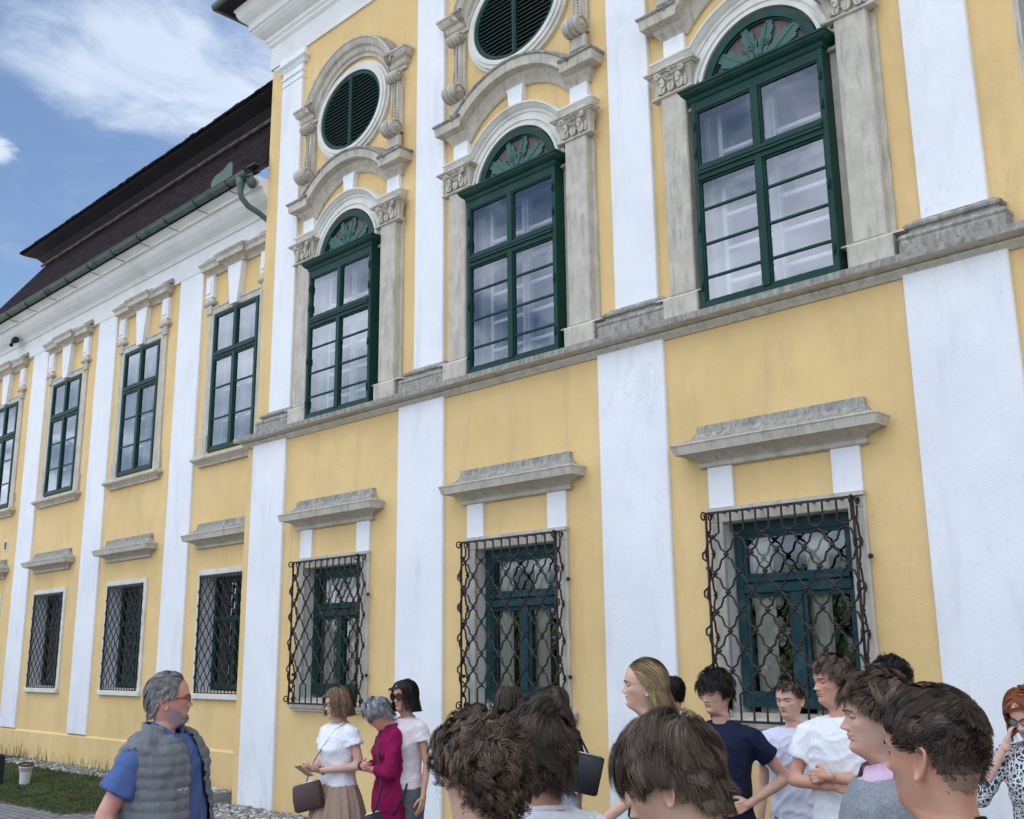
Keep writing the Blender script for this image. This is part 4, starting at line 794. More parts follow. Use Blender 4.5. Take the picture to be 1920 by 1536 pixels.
def V3(*a): return np.array(a, float)
def capsule(mb, p0, p1, r0, r1, n=14, ex=None):
    p0, p1 = V3(*p0), V3(*p1); d = p1-p0; l = np.linalg.norm(d); d = d/max(l, 1e-6); P = []; RR = []
    for a in (90, 65, 40, 18): P.append(p0-d*r0*math.sin(R(a))); RR.append(max(r0*math.cos(R(a)), 1e-4))
    for t in (0, .25, .5, .75, 1): P.append(p0+(p1-p0)*t); RR.append(r0+(r1-r0)*t)
    for a in (18, 40, 65, 90): P.append(p1+d*r1*math.sin(R(a))); RR.append(max(r1*math.cos(R(a)), 1e-4))
    mb.tube(P, RR, n)
def limb(mb, pts, rs, n=14):
    for a, b, ra, rb in zip(pts[:-1], pts[1:], rs[:-1], rs[1:]): capsule(mb, a, b, ra, rb, n)
def loft(mb, secs, n=28, mi=0):
    """closed stack of ellipses: (x, y, z, rx, ry)"""
    vs = []; fs = []
    for x, y, z, rx, ry in secs:
        for k in range(n): a = 2*math.pi*k/n; vs.append((x+rx*math.copysign(abs(math.cos(a))**.85, math.cos(a)), y+ry*math.copysign(abs(math.sin(a))**.85, math.sin(a)), z))
    m_ = len(secs)
    for i in range(m_-1):
        for k in range(n): fs.append((i*n+k, i*n+(k+1) % n, (i+1)*n+(k+1) % n, (i+1)*n+k))
    fs += [tuple(range(n-1, -1, -1)), tuple(range((m_-1)*n, m_*n))]; mb.add(vs, fs, mi, True)
def remesh(mb, voxel, smooth=4, disp=None):
    me = bpy.data.meshes.new('tmp'); me.from_pydata(mb.v, [], mb.f); o = bpy.data.objects.new('tmp', me); COL.objects.link(o)
    md = o.modifiers.new('r', 'REMESH'); md.mode = 'VOXEL'; md.voxel_size = voxel
    if smooth: ms = o.modifiers.new('s', 'SMOOTH'); ms.factor = .5; ms.iterations = smooth
    dg = bpy.context.evaluated_depsgraph_get(); e = o.evaluated_get(dg); r = bpy.data.meshes.new_from_object(e)
    n = len(r.vertices); co = np.empty(n*3); r.vertices.foreach_get('co', co); co = co.reshape(-1, 3); no = np.empty(n*3); r.vertices.foreach_get('normal', no); no = no.reshape(-1, 3)
    F = [tuple(p.vertices) for p in r.polygons]; bpy.data.objects.remove(o); bpy.data.meshes.remove(me); bpy.data.meshes.remove(r)
    if disp is not None: co = co+no*disp(co, no)[:, None]
    return co, F
def folds(amp, seed, zs=1.0):
    g = np.random.default_rng(seed); K = g.normal(size=(7, 3))*np.array([24, 24, 30*zs]); ph = g.uniform(0, 6.3, 7); A = g.uniform(.4, 1, 7)
    def f(co, no):
        w_ = co+.022*np.sin(co[:, [1, 2, 0]]*17+ph[0]); s = sum(a*np.sin(w_@k+p) for a, k, p in zip(A, K, ph)); return amp*.85*(1-2*np.abs(np.tanh(s*.8)))
    return f
# ---- head
HZ = [.231, .229, .222, .210, .190, .165, .142, .122, .108, .095, .075, .055, .035, .016, .002, -.010, -.035, -.065, -.10, -.15]
HB = [-.012, -.040, -.064, -.081, -.095, -.103, -.104, -.101, -.097, -.092, -.083, -.076, -.071, -.068, -.067, -.067, -.068, -.072, -.080, -.095]
HF = [-.010, .018, .042, .061, .078, .089, .094, .094, .087, .087, .087, .087, .083, .084, .076, .052, .022, .014, .018, .035]
HW = [.002, .026, .045, .0595, .0705, .0765, .0785, .078, .0755, .073, .0695, .064, .0575, .050, .046, .047, .051, .054, .062, .085]
def head_grid(fem=0.0, fat=0.0, na=112):
    s = np.arange(na)/na; A = 2*np.pi*s-.52*np.sin(2*np.pi*s)
    Z = np.concatenate([np.linspace(.2305, .13, 26), np.linspace(.1275, -.004, 52), np.linspace(-.012, -.15, 20)]); P = np.zeros((len(Z), na, 3))
    zz = np.array(HZ)[::-1]
    for i, z in enumerate(Z):
        b, f, w_ = [np.interp(z, zz, np.array(t)[::-1]) for t in (HB, HF, HW)]
        jaw = math.exp(-((z-.03)/.035)**2); w_ = w_*(1-.05*fem-.06*fem*jaw+.10*fat*math.exp(-((z-.03)/.06)**2)); ym = min(-.014, (b+f)/2) if z > .0 else (b+f)/2
        f -= .003*fem*(z < .02); e = .93
        sx = np.sign(np.sin(A))*np.abs(np.sin(A))**e; cy = np.cos(A); P[i, :, 0] = w_*sx
        P[i, :, 1] = np.where(cy > 0, ym+(f-ym)*np.abs(cy)**(.86 if z > .0 else 1), ym+(ym-b)*-np.abs(cy)**.95); P[i, :, 2] = z
    for _ in range(3): P[1:-1] = P[1:-1]*.5+(P[:-2]+P[2:])*.25
    X, Zc = P[..., 0], P[..., 2]; fr = (P[..., 1] > .02)
    G = lambda x0, z0, sx, sz: np.exp(-((X-x0)/sx)**2-((Zc-z0)/sz)**2)
    S2 = lambda x0, z0, sx, sz: G(x0, z0, sx, sz)+G(-x0, z0, sx, sz)
    d = np.zeros_like(X); ns = 1-.15*fem
    # nose: bridge growing to tip, abrupt underside
    t = np.clip((.118-Zc)/(.118-.080), 0, 1); und = np.clip((Zc-.0655)/.010, 0, 1); nose = ns*.024*(t**1.15)*und*np.exp(-(np.abs(X)/(.0075+.0065*t))**2.2); d += nose
    d += .0055*S2(.0125, .0745, .0055, .0065)*ns+.003*G(0, .120, .012, .008)
    d += -.0105*S2(.031, .111, .015, .0105)-.004*S2(.014, .113, .006, .008)
    d += (.0045-.003*fem)*S2(.030, .1285, .020, .007)+.004*S2(.046, .088, .018, .016)-.0035*S2(.045, .055, .014, .018)
    mw = np.exp(-(np.abs(X)/.025)**4); d += mw*(.0045*np.exp(-((Zc-.0555)/.0042)**2)+.0055*np.exp(-((Zc-.0455)/.0046)**2)-.0035*np.exp(-((Zc-.0508)/.0016)**2)-.003*np.exp(-((Zc-.0385)/.004)**2))
    d += -.0015*G(0, .0625, .003, .004)-.003*S2(.026, .0505, .004, .004)
    d += .0055*G(0, .016, .017, .012)+.002*G(0, .065, .03, .012)
    P[..., 1] += d*fr; P[..., 0] += .0035*np.sign(X)*S2(.0125, .0735, .006, .006)*fr; P[..., 0] += np.sign(X)*.002*fr*S2(.052, .088, .02, .015)
    return P, A, Z
def grid_normals(P):
    du = np.roll(P, -1, 1)-np.roll(P, 1, 1); dv = np.gradient(P, axis=0); n = np.cross(dv, du); n /= np.linalg.norm(n, axis=2, keepdims=True)+1e-9
    c = P-np.array([0, -.01, .12]); s = np.sign((n*c).sum(2, keepdims=True)); return n*np.where(s == 0, 1, s)
def ear(side, P=None):
    vs = []; fs = []; nr, nt_ = 9, 26; rx, rz = .0175, .0325
    for i in range(nr):
        r = i/(nr-1); h = .0015+.0105*np.clip((r-.52)/.30, 0, 1)-.006*np.clip((r-.88)/.12, 0, 1)
        for k in range(nt_):
            a = 2*math.pi*k/nt_; oz = rz*math.sin(a); ox = rx*math.cos(a)*(1.0+.22*math.sin(a)); anti = .0035*math.exp(-((r-.55)/.12)**2)*(math.cos(a-2.8) > .1); open_ = .55 if abs(math.cos(a)-1) < .35 else 1
            y = ox*r; z = oz*r+.003*math.sin(a); x = (h+anti)*open_
            vs.append((side*(x+.26*(-y)+.001), y-.24*z, z))
    o = len(vs)
    for k in range(nt_): a = 2*math.pi*k/nt_; y = rx*math.cos(a)*(1+.22*math.sin(a))*.80; z = rz*math.sin(a)*.85; vs.append((side*(-.010+.16*(-y)), y-.24*z+.002, z))
    for i in range(nr-1):
        for k in range(nt_): f = (i*nt_+k, i*nt_+(k+1) % nt_, (i+1)*nt_+(k+1) % nt_, (i+1)*nt_+k); fs.append(f if side < 0 else f[::-1])
    for k in range(nt_): f = ((nr-1)*nt_+k, (nr-1)*nt_+(k+1) % nt_, o+(k+1) % nt_, o+k); fs.append(f if side < 0 else f[::-1])
    return [(x+side*.0735, y-.018, z+.094) for x, y, z in vs], fs
def rotm(yaw_, pitch_, roll_):   # yaw turns face to its left(+), pitch nods down(+), roll tilts
    return np.array(Matrix.Rotation(yaw_, 3, 'Z') @ Matrix.Rotation(roll_, 3, 'Y') @ Matrix.Rotation(-pitch_, 3, 'X'))
class Head:
    def __init__(s, at, scale, yaw_, pitch_, roll_):
        s.at = np.array(at, float); s.k = scale; s.R = rotm(yaw_, pitch_, roll_); s.Y = rotm(yaw_*.35, pitch_*.3, 0); s.piv = np.array([0, -.025, .0])
    def tf(s, p):
        p = np.asarray(p, float); sh = p.shape; q = p.reshape(-1, 3); t = np.clip((q[:, 2]+.12)/.12, 0, 1)[:, None]; t = t*t*(3-2*t)
        a = (q-s.piv)@s.R.T+s.piv; r = (q*(1-t)+a*t); return (r*s.k+s.at).reshape(sh)
    def rigid(s, p):
        p = np.asarray(p, float); return (((p-s.piv)@s.R.T)+s.piv)*s.k+s.at
def hairline(az, style):
    """lowest z of hair for azimuth 0 (front) .. pi (back)"""
    t = {'std': ([0, .6, 1.0, 1.25, 1.5, 1.75, 2.0, 2.4, 3.15], [.192, .186, .168, .118, .118, .115, .075, .045, .035]),
         'fem': ([0, .6, 1.0, 1.3, 1.6, 1.8, 2.1, 3.15], [.196, .188, .165, .125, .118, .10, .05, .03]),
         'bald': ([0, .45, .9, 1.25, 1.5, 1.75, 2.0, 2.4, 3.15], [.205, .197, .178, .130, .122, .115, .07, .045, .035])}[style]
    return np.interp(az, t[0], t[1])
def make_hair(name, hd, P, A, style, mats, n, parent, seed, width=.0014, p=None):
    """hair as thousands of tapered locks grown from the scalp plus a scalp layer"""
    p = p or {}; g = np.random.default_rng(seed); Nn = grid_normals(P); az = np.abs(((A+np.pi) % (2*np.pi))-np.pi)[None, :].repeat(P.shape[0], 0)
    hl = hairline(az, p.get('line', 'std')); mask = (P[..., 2] > hl+g.normal(0, .0015, hl.shape)) & (P[..., 2] > .0)
    area = np.linalg.norm(np.cross(np.roll(P, -1, 1)-P, np.gradient(P, axis=0)), axis=2); wgt = (area*mask).ravel()
    dens = p.get('dens'); 
    if dens is not None: wgt = wgt*dens(P, az).ravel()
    idx = g.choice(wgt.size, n, p=wgt/wgt.sum()); root = P.reshape(-1, 3)[idx]+g.normal(0, .0022, (n, 3)); nrm = Nn.reshape(-1, 3)[idx]; aza = (((A+np.pi) % (2*np.pi))-np.pi)[None, :].repeat(P.shape[0], 0).ravel()[idx]
    K = p.get('segs', 9); C0 = np.array([0, -.006, .122]); rad = np.array([.079, .100, .108]); lay = g.random(n)**.8
    leng = p['len'](root, aza)*g.uniform(.70, 1.15, n)*np.where(g.random(n) < .03, 1.25, 1); grav = p.get('grav', .15); vol = p.get('vol', .012); curl = p.get('curl', 0); cf = p.get('cfreq', 3.0)
    # clumps
    nc = p.get('clumps', 120); cc = root[g.choice(n, nc)]; lay0 = lay; cid = np.argmin(((root[:, None, :]-cc[None])**2).sum(2) if n*nc < 3e6 else np.stack([((root-c)**2).sum(1) for c in cc], 1), axis=1); crand = g.normal(0, 1, (nc, 3))[cid]; cph = g.uniform(0, 6.28, nc)[cid]; lay = lay*.62+g.random(nc)[cid]*.38; cshade = g.normal(0, 1, nc)[cid]
    comb = p['comb'](root, aza, g); comb = comb-nrm*(comb*nrm).sum(1, keepdims=True); comb /= np.linalg.norm(comb, axis=1, keepdims=True)+1e-6
    d = comb*p.get('lay', 1.0)+nrm*p.get('lift', .5)+crand*p.get('mess', .15)+g.normal(0, p.get('fly', .08), (n, 3)); d /= np.linalg.norm(d, axis=1, keepdims=True)
    pts = [root-nrm*.001]; step = (leng/K)[:, None]; q = root.copy(); side = np.cross(d, nrm); side /= np.linalg.norm(side, axis=1, keepdims=True)+1e-6; cut = p.get('cut'); face = p.get('face')
    for i in range(K):
        t = (i+1)/K; d = d+np.array([0, 0, -1])*grav*(.4+t)+crand*.02; d /= np.linalg.norm(d, axis=1, keepdims=True); q = q+d*step
        e = (q-C0)/(rad+.0035+vol*lay[:, None]*(.3+.7*min(1, 2.2*t))); r = np.linalg.norm(e, axis=1, keepdims=True); sh_ = p.get('shell', .75)
        if sh_: e2 = (q-C0)/(rad+.004+vol*(.55+.45*lay[:, None])+p.get('fuzz', .003)); r2 = np.linalg.norm(e2, axis=1, keepdims=True); ou = (r2 > 1) & (q[:, 2:3] > .07); q = np.where(ou, C0+(q-C0)*(1+(1/r2-1)*sh_), q)
        ins = (r < 1) & (q[:, 2:3] > .015); q = np.where(ins, C0+(q-C0)/r, q)
        # neck
        hr = np.hypot(q[:, 0], q[:, 1]+.02); nk = (q[:, 2] < .05) & (hr < .066+.02*lay); sc = np.where(nk, (.066+.02*lay)/(hr+1e-6), 1); q[:, 0] *= sc; q[:, 1] = (q[:, 1]+.02)*sc-.02
        if face: m_ = (q[:, 2] < .172) & (q[:, 1] > .015) & (np.abs(q[:, 0]) < face); q[m_, 0] = np.where(root[m_, 0] >= 0, face, -face)+g.normal(0, .002, m_.sum())
        if cut is not None: q[:, 2] = np.maximum(q[:, 2], cut+.012*lay*t)
        w_ = q.copy()
        if curl: ph = cph+t*cf*2*np.pi+lay*1.3; up_ = np.cross(side, d); w_ = w_+(side*np.cos(ph)[:, None]+up_*np.sin(ph)[:, None])*curl*min(1, t*1.5)
        pts.append(w_)
    pts = np.array(pts); kc = p.get('clump', .30)
    if kc:
        cnt = np.bincount(cid, minlength=nc)[:, None]+1e-6; mean = np.stack([np.stack([np.bincount(cid, q_[:, a_], nc) for a_ in range(3)], 1)/cnt for q_ in pts], 0)[:, cid]
        tt = (np.linspace(0, 1, K+1)**1.1)[:, None, None]*kc*np.where(g.random(n) < .15, .15, g.uniform(.7, 1.15, n))[None, :, None]; pts = pts*(1-tt)+mean*tt
    K1 = K+1; tang = np.gradient(pts, axis=0); outw = pts-C0; wv = np.cross(tang, outw+crand*.02); wv /= np.linalg.norm(wv, axis=2, keepdims=True)+1e-9
    prof = np.array([1.0]*K1)*np.linspace(1, .25, K1)**.7; W = width*g.uniform(.6, 1.4, n)[None, :, None]*prof[:, None, None]; a = hd.rigid(pts-wv*W); b = hd.rigid(pts+wv*W)
    vs = np.stack([a, b], 2).transpose(1, 0, 2, 3).reshape(-1, 3); base = (np.arange(n)*K1*2)[:, None]; j = np.arange(K)*2; F = np.stack([base+j, base+j+1, base+j+3, base+j+2], 2).reshape(-1, 4)
    mi = np.repeat(np.clip((cshade*.7+g.normal(0, .65, n)+p.get('shade', lambda r_: 0)(root))*.9+1.0, 0, 2.99).astype(int), K)
    # scalp layer under the locks
    th = p.get('cap', .006)*.22; off = np.clip((P[..., 2]-hl)/.03, 0, 1)*th; cp = hd.rigid((P+Nn*(off+.0012)[..., None]).reshape(-1, 3)); na = P.shape[1]; cf_ = []
    for i in range(P.shape[0]-1):
        for k in range(na):
            k2 = (k+1) % na
            if mask[i, k] and mask[i+1, k] and mask[i, k2] and mask[i+1, k2]: cf_.append((i*na+k, i*na+k2, (i+1)*na+k2, (i+1)*na+k))
    o = len(vs); vs = np.concatenate([vs, cp]); me = bpy.data.meshes.new(name); nf = len(F)+len(cf_)
    allf = np.concatenate([F, np.array(cf_).reshape(-1, 4)+o]).astype(np.int32); me.vertices.add(len(vs)); me.vertices.foreach_set('co', vs.ravel()); me.loops.add(nf*4); me.loops.foreach_set('vertex_index', allf.ravel()); me.polygons.add(nf); me.polygons.foreach_set('loop_start', np.arange(nf)*4)
    for mm in list(mats)+[M['stubble'], M['stubble2']]: me.materials.append(mm)
    capz = [P[c_[0]//na, 0, 2] for c_ in cf_]
    me.polygons.foreach_set('material_index', np.concatenate([mi, np.array([(4 if z_ < .078 else 3 if z_ < .140 else 0) if p.get('fade') else 0 for z_ in capz])]).astype(np.int32)); me.polygons.foreach_set('use_smooth', np.ones(nf, bool)); me.update(calc_edges=True); me.validate()
    return link(name, me, parent)
# combing directions
def comb_down(part=0.0):
    def f(r, az, g): v = np.zeros_like(r); v[:, 0] = np.sign(r[:, 0]-part)*1.0; v[:, 2] = -.8; v[:, 1] = -.15; v[:, 0] *= np.where(az**2 > 4.4, .15, 1); v[:, 1] = np.where(np.abs(az) > 1.9, -.8, v[:, 1]); return v
    return f
def comb_dir(x, y, z=0.0, whorl=True, side=.6):
    def f(r, az, g):
        v = np.tile(np.array([x, y, z], float), (len(r), 1)); low = np.clip((.19-r[:, 2])/.05, 0, 1)[:, None]; v = v*(1-low*side)+np.array([0, -.1, -1.0])*low*side
        if whorl: c = r-np.array([.012, -.075, .2]); sw = np.stack([-c[:, 1], c[:, 0], 0*c[:, 0]], 1); k = np.exp(-(np.linalg.norm(c, axis=1)/.05)**2)[:, None]; v = v*(1-k)+(sw*14+c*10)*k
        return v
    return f
def L_const(a): return lambda r, az: np.full(len(r), a)
def L_top(top, sides): return lambda r, az: sides+(top-sides)*np.clip((r[:, 2]-.135)/.06, 0, 1)
STY = {
 'short_mop': dict(len=L_top(.080, .045), comb=comb_dir(-.35, 1, 0), lift=.35, mess=.38, fly=.08, grav=.10, vol=.020, curl=.003, cfreq=.8, clumps=150),
 'mop_full': dict(len=L_top(.105, .060), comb=comb_dir(-.25, .9, 0), lift=.40, mess=.50, fly=.09, grav=.15, vol=.024, curl=.005, cfreq=.8, clumps=190, segs=11, shell=.5, fuzz=.007),
 'fringe': dict(len=L_top(.15, .070), comb=comb_dir(-.3, 1, 0), lift=.30, mess=.32, fly=.07, grav=.18, vol=.018, curl=.003, cfreq=.7, clumps=170, segs=12, shell=.55, fuzz=.006),
 'curly': dict(len=L_top(.10, .05), comb=comb_dir(-.2, .6, .2), lift=.75, mess=.65, fly=.08, grav=.05, vol=.032, curl=.010, cfreq=1.5, clumps=300, segs=18, fuzz=.012, shell=.5, clump=.6),
 'fade': dict(len=L_top(.050, .006), comb=comb_dir(-.5, .9, 0, side=.3), lift=.55, mess=.38, fly=.09, grav=.04, vol=.013, clumps=260, clump=.22, shell=.6, fade=True, dens=lambda P, az: np.clip((P[..., 2]-.085)/.075, .03, 1)),
 'crop': dict(len=L_top(.045, .014), comb=comb_dir(-.3, 1, 0), lift=.45, mess=.30, fly=.10, grav=.06, vol=.011),
 'swept': dict(len=L_top(.085, .024), comb=comb_dir(.15, .9, .1), lift=.6, mess=.45, fly=.09, grav=.10, vol=.024, curl=.005, cfreq=.8, clumps=220, clump=.35, shell=.5, fuzz=.007),
 'greyback': dict(line='bald', len=L_top(.050, .030), comb=comb_dir(.1, -.6, .2, side=.8), lift=.25, mess=.25, fly=.08, grav=.05, vol=.010, cap=.004, clumps=130),
 'silver': dict(line='fem', len=L_top(.085, .045), comb=comb_dir(-.5, .8, 0, side=.7), lift=.35, mess=.22, fly=.05, grav=.13, vol=.020, cap=.009, clumps=120),
 'bob': dict(line='fem', len=L_const(.24), comb=comb_down(.01), lift=.25, mess=.12, fly=.03, grav=.30, vol=.020, cut=.01, face=.060, cap=.010, segs=13, clumps=110),
 'lob': dict(line='fem', len=L_const(.27), comb=comb_down(.01), lift=.25, mess=.05, fly=.02, grav=.32, vol=.018, cut=-.01, face=.064, cap=.008, segs=13, clumps=90),
 'long': dict(line='fem', len=L_const(.50), comb=comb_down(0), lift=.2, mess=.05, fly=.02, grav=.35, vol=.018, face=.068, cap=.009, segs=16, clumps=90),
 'backlong': dict(line='fem', len=L_const(.28), comb=comb_dir(0, -1, -.35, whorl=False, side=.25), lift=.05, mess=.05, fly=.02, grav=.20, vol=.009, face=.078, cap=.005, segs=14, clumps=90),
}
def hand_mesh(mb, w, d, n, side, curl=.5, k=1.0, spread=.10, thumb=.6):
    """w wrist, d direction of the fingers, n palm normal (the way the palm faces), side +1 if the thumb is on d x n side"""
    w, d, n = (Vector(x) for x in (w, d, n)); d.normalize(); n = (n-d*n.dot(d)).normalized(); s_ = d.cross(n)*side; Lk = [.076, .082, .078, .070]; FL = [(.040, .024, .020), (.044, .028, .021), (.040, .026, .020), (.031, .019, .018)]; offs = [.027, .009, -.009, -.026]
    for i in range(4):
        kn = w+d*Lk[i]*k+s_*offs[i]*k; capsule(mb, w+d*.012*k+s_*offs[i]*.55*k, kn, .0135*k, .0115*k, 10); q = kn; a = .15+curl*.6; dd = d+s_*offs[i]*spread*12
        for j, l in enumerate(FL[i]):
            v = (dd.normalized()*math.cos(a)+n*math.sin(a)).normalized(); e = q+v*l*k; capsule(mb, q, e, (.0092-.0010*j)*k, (.0086-.0012*j)*k, 9); q = e; a += curl*(.95-.12*j)
    b = w+d*.016*k+s_*.020*k; m_ = b+(d*.62+s_*.72+n*.30).normalized()*.040*k; e = m_+(d*.85+s_*(.55-thumb*.4)+n*(.25+thumb*.3)).normalized()*.030*k; f = e+(d*.95+s_*(.2-thumb*.3)+n*(.2+thumb*.4)).normalized()*.025*k
    capsule(mb, b, m_, .0150*k, .0115*k, 10); capsule(mb, m_, e, .0110*k, .0098*k, 9); capsule(mb, e, f, .0096*k, .0078*k, 9)
    capsule(mb, w-d*.03*k, w+d*.02*k, .024*k, .022*k, 12)
def mesh_part(name, co, F, mats, parent, mi=None):
    me = bpy.data.meshes.new(name); me.from_pydata([tuple(c) for c in co], [], F)
    for m_ in (mats if isinstance(mats, list) else [mats]): me.materials.append(m_)
    me.polygons.foreach_set('use_smooth', [True]*len(F))
    if mi is not None: me.polygons.foreach_set('material_index', mi)
    me.update(); return link(name, me, parent)
def az_at(u): return -44.595+math.degrees(math.atan((u-960)/1979.65))
TOR_M = [(.80, .150, .105), (.88, .168, .118), (.96, .160, .112), (1.06, .145, .105), (1.16, .150, .108), (1.28, .168, .120), (1.36, .176, .120), (1.42, .168, .103), (1.46, .130, .082), (1.49, .085, .068), (1.52, .058, .058)]
TOR_F = [(.80, .155, .112), (.88, .172, .122), (.96, .158, .112), (1.06, .128, .096), (1.16, .130, .100), (1.28, .146, .112), (1.35, .152, .105), (1.41, .146, .092), (1.45, .112, .074), (1.485, .070, .058), (1.52, .050, .050)]
def person(label, x, y, H, rel, u, head=(0, 0, 0), hs=1.0, skin='fair', fem=0, fat=0, arms=None, hair=None, hcol='brown', nh=2500, hw=.0020, top=None, legs=None, extra=None, belly=0, hands=None, group=None, sh=.968, foot='black', vox=.012, hp=None, hfwd=0.0, shw=1.0, legmat=None, skirt=None):
    phi = az_at(u)+rel; e = empty('person', (x, y, 0), label, 'person', group, rz=-R(phi)); s = H/1.75*sh; T = TOR_F if fem else TOR_M; f_ = fem
    def S(p): return (p[0]*s, p[1]*s, p[2]*s)
    arms = arms or {}; W = .170*shw if not fem else .165*shw
    J = {}
    for sd, nm in ((1, 'R'), (-1, 'L')):
        a = arms.get(nm, ((.055, -.02, -.30), (.075, .05, -.54)))
        J[nm] = [(sd*W, 0, 1.425), (sd*(W+a[0][0]), a[0][1], 1.425+a[0][2]), (sd*(W+a[1][0]), a[1][1], 1.425+a[1][2])]
    def torso(mb, off, z0=None, z1=9, b=0.0):
        secs = []
        for z, rx, ry in T:
            if (z0 is not None and z < z0) or z > z1: continue
            bl = (belly+b)*math.exp(-((z-1.08)/.14)**2); bust = (.024*math.exp(-((z-1.29)/.055)**2)) if fem else 0
            secs.append((0, (bl*.6+bust*.6)*s, z*s, (rx*(1+fat*.22)+off+bl*.5)*s, (ry*(1+fat*.3)+off+bl*.6+bust*.5)*s))
        if z0 is not None: z, rx, ry = z0, np.interp(z0, [t[0] for t in T], [t[1] for t in T]), np.interp(z0, [t[0] for t in T], [t[2] for t in T]); bl = (belly+b)*math.exp(-((z-1.08)/.14)**2); secs.insert(0, (0, bl*.6*s, z*s, (rx*(1+fat*.22)+off+bl*.5)*s, (ry*(1+fat*.3)+off+bl*.6)*s))
        loft(mb, secs)
    ar = .92+.25*fat if not fem else .82+.3*fat
    def shoulders(mb, off):
        for nm in 'RL': sx = J[nm][0][0]; capsule(mb, S((sx*.30, -.008, 1.446)), S((sx*.97, 0, 1.414)), (.046+off)*s, (.050*ar+off)*s)
    # body: one surface (torso, arms, legs), hands, head
    mb = MB(); torso(mb, -.012, z1=1.47); shoulders(mb, -.004)
    for nm in 'RL': a, b, c = [np.array(S(q)) for q in J[nm]]; limb(mb, [a+np.array([0, 0, -.012]), a+(b-a)*.45, b, b+(c-b)*.3, c], [.044*ar*s, .046*ar*s, .037*ar*s, .039*ar*s, .026*ar*s])
    for sd in (1, -1):
        hp_, kn, an = [np.array(S(q)) for q in ((sd*.09, 0, .90), (sd*.105, .015, .49), (sd*.115, -.02, .09))]
        limb(mb, [hp_, hp_+(kn-hp_)*.5, kn, kn+(an-kn)*.35, an], [.085*s, .072*s, .052*s, .053*s, .036*s]); capsule(mb, an+np.array([0, -.01, -.03])*s, an+np.array([0, .13, -.055])*s, .034*s, .028*s)
    capsule(mb, S((0, -.015, 1.44)), S((0, -.008+hfwd*.5, 1.53)), .053*s*(1-.1*fem+.12*fat), .050*s*(1-.1*fem+.12*fat))
    co, F = remesh(mb, vox, 3); co = list(map(tuple, co)); mi = [0]*len(F)
    hands = hands or {}; mb = MB()
    for sd, nm in ((1, 'R'), (-1, 'L')):
        el, wr = Vector(S(J[nm][1])), Vector(S(J[nm][2])); hd_ = hands.get(nm, dict()); d_ = Vector(hd_.get('d', (wr-el))); n_ = Vector(hd_.get('n', (-sd, 0, 0))); hand_mesh(mb, wr, d_, n_, hd_.get('side', 1 if sd > 0 else -1)*-1 if False else hd_.get('side', sd), hd_.get('curl', .35), s*(.92 if fem else 1.0), thumb=hd_.get('thumb', .6))
    hc, hF = remesh(mb, .0042, 2); o = len(co); co += list(map(tuple, hc)); F += [tuple(i+o for i in f) for f in hF]; mi += [0]*len(hF)
    P, A, Z = head_grid(fem, fat); hd = Head(((0, (.012+hfwd)*s, H-.2305*hs-.012)), hs, *head); na = P.shape[1]; Q = hd.tf(P.reshape(-1, 3)); o = len(co); co += list(map(tuple, Q))
    for i in range(P.shape[0]-1):
        for k in range(na):
            F.append((o+i*na+k, o+(i+1)*na+k, o+(i+1)*na+(k+1) % na, o+i*na+(k+1) % na)); pz = P[i, k]; mw = .0215*(1-((pz[2]-.0500)/.0095)**2) if abs(pz[2]-.0500) < .0095 else 0
            mi.append(1 if (pz[1] > .04 and abs(pz[0]) < mw*(1.0) and .0405 < pz[2] < .0605) else 0)
    F.append(tuple(o+k for k in range(na))); mi.append(0)
    for sd in (1, -1): ev_, ef = ear(sd); ev_ = hd.rigid(np.array(ev_)); o = len(co); co += list(map(tuple, ev_)); F += [tuple(i+o for i in f) for f in ef]; mi += [0]*len(ef)
    mb = MB()
    for sd in (1, -1):
        c = V3(sd*.0305, .0700, .1100); 
        def sph(r, cc, lim, m_, sc=(1, 1, 1)):
            vs = []; n1, n2 = 10, 18
            for i in range(n1+1):
                for k in range(n2): t = lim*i/n1; a = 2*math.pi*k/n2; vs.append(cc+np.array([r*math.sin(t)*math.cos(a)*sc[0], r*math.cos(t)*sc[1], r*math.sin(t)*math.sin(a)*sc[2]]))
            mb.add(hd.rigid(np.array(vs)), [(i*n2+k, i*n2+(k+1) % n2, (i+1)*n2+(k+1) % n2, (i+1)*n2+k) for i in range(n1) for k in range(n2)], m_, True)
        sph(.0122, c, 1.5, 2); sph(.0088, c+V3(0, .0042, -.0005), 1.3, 3)
        # upper lid: shell over the top of the eyeball
        vs = []; 
        for i in range(7):
            for k in range(13): th = R(5+85*i/6); ph = math.pi*(k/12); vs.append(c+.0136*np.array([math.cos(ph)*math.cos(th)*1.10, math.sin(ph)*math.cos(th), math.sin(th)]))
        mb.add(hd.rigid(np.array(vs)), [(i*13+k, i*13+k+1, (i+1)*13+k+1, (i+1)*13+k) for i in range(6) for k in range(12)], 0, True)
        vs = [c+.0134*np.array([math.cos(math.pi*k/12)*math.cos(R(-17-73*i/5))*1.08, math.sin(math.pi*k/12)*math.cos(R(-17-73*i/5)), math.sin(R(-17-73*i/5))]) for i in range(6) for k in range(13)]
        mb.add(hd.rigid(np.array(vs)), [(i*13+k, (i+1)*13+k, (i+1)*13+k+1, i*13+k+1) for i in range(5) for k in range(12)], 0, True)
    o = len(co); co += mb.v; F += [tuple(i+o for i in f) for f in mb.f]; mi += mb.mi
    body = mesh_part('body', co, F, [SK[skin], M['lip'], M['eye'], M['iris']], e, mi)
    # eyebrows and lashes
    mb = MB()
